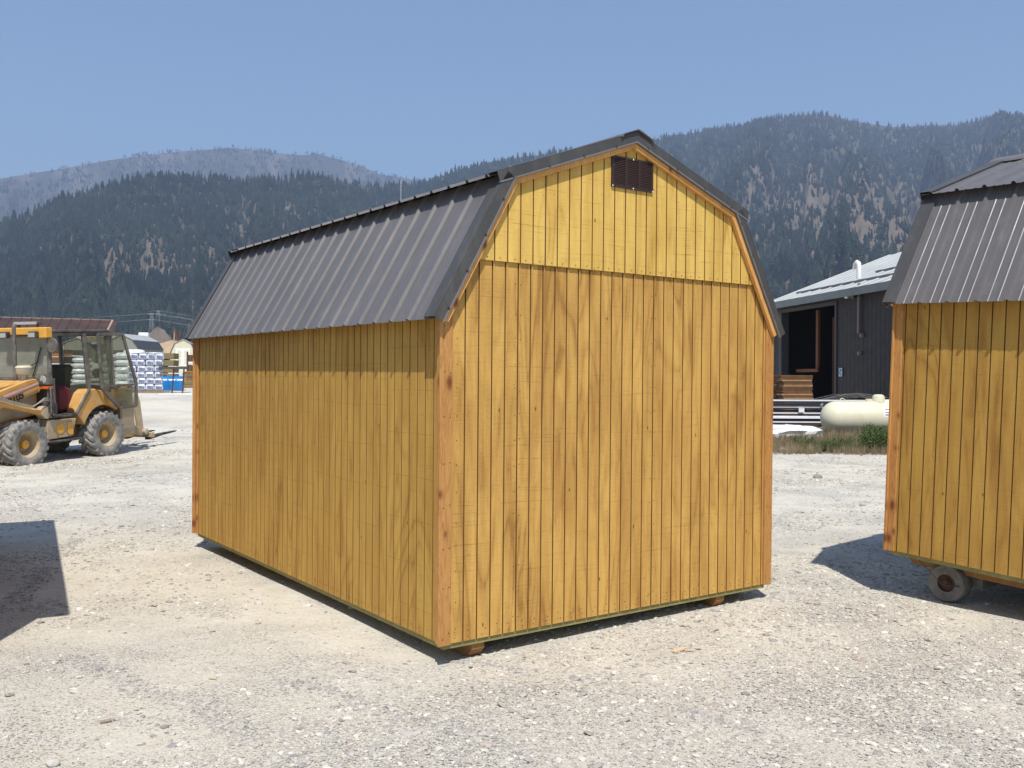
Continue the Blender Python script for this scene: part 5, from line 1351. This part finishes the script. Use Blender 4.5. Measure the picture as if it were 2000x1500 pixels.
for k, (base, H) in enumerate(tops):
    for f_ in (.98, .78):
        a = base+Vector((0, 0, H*f_)); b1 = a-ex*260+Vector((0, 0, -3-8*k)); b2 = a+ex*300+Vector((0, 0, -28))
        for e, s_ in ((b1, 5), (b2, 6)):
            pts = [a.lerp(e, i/12)-Vector((0, 0, s_*4*(i/12)*(1-i/12))) for i in range(13)]
            o = MB().tube(pts, .13, 4).build('power_cable', M['galv']); tag(o, 'thin power cable strung from the %s pylon, %s span %s side' % (('shorter', 'taller')[k], ('upper', 'lower')[f_ < .9], ('left', 'right')[e is b2]), 'cable', 'power cables')
p_ = pc(783, 372, 1900); z = hill_z(p_[0], p_[1]); ms = empty('radio_mast', (p_[0], p_[1], z-1), 0, 'thin white radio mast on the saddle of the hill', 'mast')
H = max(12, float(pc(783, 353, 1900)[2])-z+1)
MB().bar((0, 0, 0), (0, 0, H), .8, .8).build('pole', M['white'], ms); MB().bar((-1.5, 0, H*.93), (1.5, 0, H*.93), .5, .8).build('antenna', M['white'], ms)
# ------------------------------------------------------------------ stones, pebbles and scraps on the gravel
def rock(i, sz=1., flat=.6, sub=2):
    rg_ = random.Random(i); import bmesh
    bm = bmesh.new(); bmesh.ops.create_icosphere(bm, subdivisions=sub, radius=1)
    ax = [rg_.uniform(.7, 1.3), rg_.uniform(.7, 1.1), flat*rg_.uniform(.7, 1.2)]; pl = [Vector((rg_.gauss(0, 1), rg_.gauss(0, 1), rg_.gauss(0, 1))).normalized() for _ in range(7)]
    for v in bm.verts:
        for q in pl:
            d = v.co.dot(q)-.72
            if d > 0: v.co -= q*d*.8
        v.co = Vector((v.co.x*ax[0], v.co.y*ax[1], v.co.z*ax[2]))*sz*(1+rg_.uniform(-.03, .03))
    me = bpy.data.meshes.new('stone'); bm.to_mesh(me); bm.free(); return me
def stone_mat(name, a, b):
    n = NT(name); v = n.map(1); c = n.mix(n.rand(), a, b); c = n.mix(n.math('MULTIPLY', n.ramp(n.noise(n.map(1), 2.5, 4), (.4, 0), (.7, .5)), 1.), c, (.52, .48, .41))
    n.bump(n.noise(v, 5, 4), .3, .1); return n.done(c, .9, 0, .2)
pebm = [stone_mat('pale_pebble', (.38, .355, .31), (.70, .66, .57)), stone_mat('grey_pebble', (.25, .235, .22), (.52, .48, .43)), stone_mat('pinkish_pebble', (.34, .27, .23), (.50, .45, .38))]
pf = []
for i in range(9):
    me = rock(i, 1, .5, 1); me.materials.append(pebm[(0, 0, 1, 0, 0, 1, 2, 0, 1)[i]]); pf.append(bpy.data.objects.new('pebble_form', me))
peb_c = make_coll('pebble_forms', pf)
r_ = np.random.default_rng(5); n_ = 420000
az = r_.uniform(-2, 74, n_); d = 2.2+ (r_.uniform(0, 1, n_)**1.15)*26; a = np.radians(az); x = CAM[0]+np.sin(a)*d; y = CAM[1]+np.cos(a)*d
dn = fbm(x*.75+5, y*.75+3, 4, 41); keep = r_.uniform(0, 1, n_) < np.clip((dn-.41)*3.6, .08, .9)
x, y, d, dn = x[keep], y[keep], d[keep], dn[keep]
fbz = zground(x, y)+np.where(np.hypot(x-CAM[0], y-CAM[1]) < 60, (fbm(x*.5+40, y*.5+40, 3)-.5)*.035*np.clip(d/3, 0, 1), 0)
s = np.exp(r_.normal(math.log(.0052), .55, len(x))); s = np.clip(s, .0025, .024)*(1+d/16)
scatter('gravel', np.stack([x, y, fbz+s*.1], -1), np.stack([s*1.2, s, s*.8], -1), peb_c, 'loose pebbles and crushed stone strewn over the yard', tilt=.25)
# stones pushed up in rows along old wheel tracks
tx_, ty_ = [], []
for (ax_, ay_), (bx_, by_), n_t, wd in (((.12, .1), (.80, -1.85), 1300, .028), ((-.95, .35), (-.35, -1.5), 800, .045), ((-1.9, 3.2), (-.9, 6.2), 1300, .05), ((4.3, 1.6), (8.5, 5.6), 2200, .07), ((3.9, 2.6), (7.6, 6.6), 1800, .07), ((-1.9, 1.5), (-1.3, -.5), 900, .05)):
    tt = r_.uniform(0, 1, n_t); L = math.hypot(bx_-ax_, by_-ay_); nx_, ny_ = -(by_-ay_)/L, (bx_-ax_)/L
    of = r_.normal(0, wd, n_t)+.05*np.sin(tt*L*2.1)+.03*np.sin(tt*L*5.3); kk = fbm(tt*L*1.3+ax_*7, tt*0+by_, 3, 91) > .42
    tx_.append((ax_+(bx_-ax_)*tt+nx_*of)[kk]); ty_.append((ay_+(by_-ay_)*tt+ny_*of)[kk])
tx_ = np.concatenate(tx_); ty_ = np.concatenate(ty_); dd = np.hypot(tx_-CAM[0], ty_-CAM[1])
tz = zground(tx_, ty_)+(fbm(tx_*.5+40, ty_*.5+40, 3)-.5)*.035*np.clip(dd/3, 0, 1)
ss = np.clip(np.exp(r_.normal(math.log(.0062), .4, len(tx_))), .003, .016)*(1+dd/20)
grey_c = make_coll('grey_pebble_forms', [pf[2].copy(), pf[5].copy()])
for q_ in grey_c.objects: pass
scatter('gravel', np.stack([tx_, ty_, tz+ss*.1], -1), np.stack([ss*1.2, ss, ss*.8], -1), grey_c, 'rows of darker stones pushed up along old wheel tracks', tilt=.25)
def lone(name, px, py, size, mat, label, cat, flat=.6, seed=1, gx=1.):
    dvec = FWD+RGT*(px-1000)/FPX+UPV*(750-py)/FPX; t = -CAM[2]/dvec[2]; q = CAM+dvec*t
    me = rock(seed, 1, flat, 3); me.materials.append(mat); me.shade_smooth()
    o = bpy.data.objects.new(name, me); COL.objects.link(o); o.scale = (size*gx, size, size); o.location = (q[0], q[1], size*flat*.6); o.rotation_euler = (0, 0, -YAW); tag(o, label, cat); return o
pale = simple('pale_stone', (.56, .53, .47), .85, vary=.12, scale=12, bump=.01); greyst = simple('grey_stone', (.27, .26, .24), .85, vary=.2, scale=12, bump=.01); redst = simple('brown_stone', (.24, .15, .12), .85, vary=.2, scale=12)
lone('stone', 505, 1183, .040, pale, 'white stone lying in front of the long side wall of the main shed', 'stone', .65, 3, 1.1)
lone('stone', 195, 1310, .027, greyst, 'smooth grey stone lower left of the shadow on the gravel', 'stone', .6, 4, 1.2)
lone('stone', 1598, 934, .07, greyst, 'grey stone on the gravel between the two sheds', 'stone', .7, 5, 1.2)
lone('stone', 52, 1300, .016, redst, 'small brown stone near the left edge of the picture', 'stone', .6, 6)
lone('stone', 322, 1422, .022, greyst, 'dark grey stone near the bottom left, among pebbles', 'stone', .55, 7, 1.2)
lone('stone', 1456, 1356, .024, greyst, 'flat grey stone right of the wood scraps', 'stone', .4, 8, 1.3)
lone('stone', 920, 1302, .022, pale, 'pale upright pebble in front of the near skid', 'stone', .9, 9, .7)
lone('stone', 102, 1495, .030, pale, 'pale round stone at the very bottom left', 'stone', .7, 10, 1.1)
def scrap(px, py, L, w, h, rz, mat, label):
    dvec = FWD+RGT*(px-1000)/FPX+UPV*(750-py)/FPX; t = -CAM[2]/dvec[2]; q = CAM+dvec*t
    o = MB().box(-L/2, L/2, -w/2, w/2, 0, h).build('wood_scrap', mat, bevel=.002); o.location = (q[0], q[1], .006); o.rotation_euler = (.03, -.04, rz); tag(o, label, 'wood scrap')
fresh = simple('fresh_cut_wood', (.60, .47, .30), .7, vary=.15, scale=9)
scrap(1326, 1273, .115, .035, .014, -YAW+.75, fresh, 'pale offcut of wood on the gravel before the gable end')
scrap(1348, 1273, .07, .012, .008, -YAW-.15, fresh, 'thin wood splinter beside the pale offcut')
scrap(207, 1412, .055, .02, .010, -YAW+.5, simple('weathered_chip', (.33, .25, .18), .8), 'weathered brown wood chip in the lower left gravel')
scrap(415, 1327, .05, .010, .008, -YAW-.2, fresh, 'yellow wood sliver below the white stone')
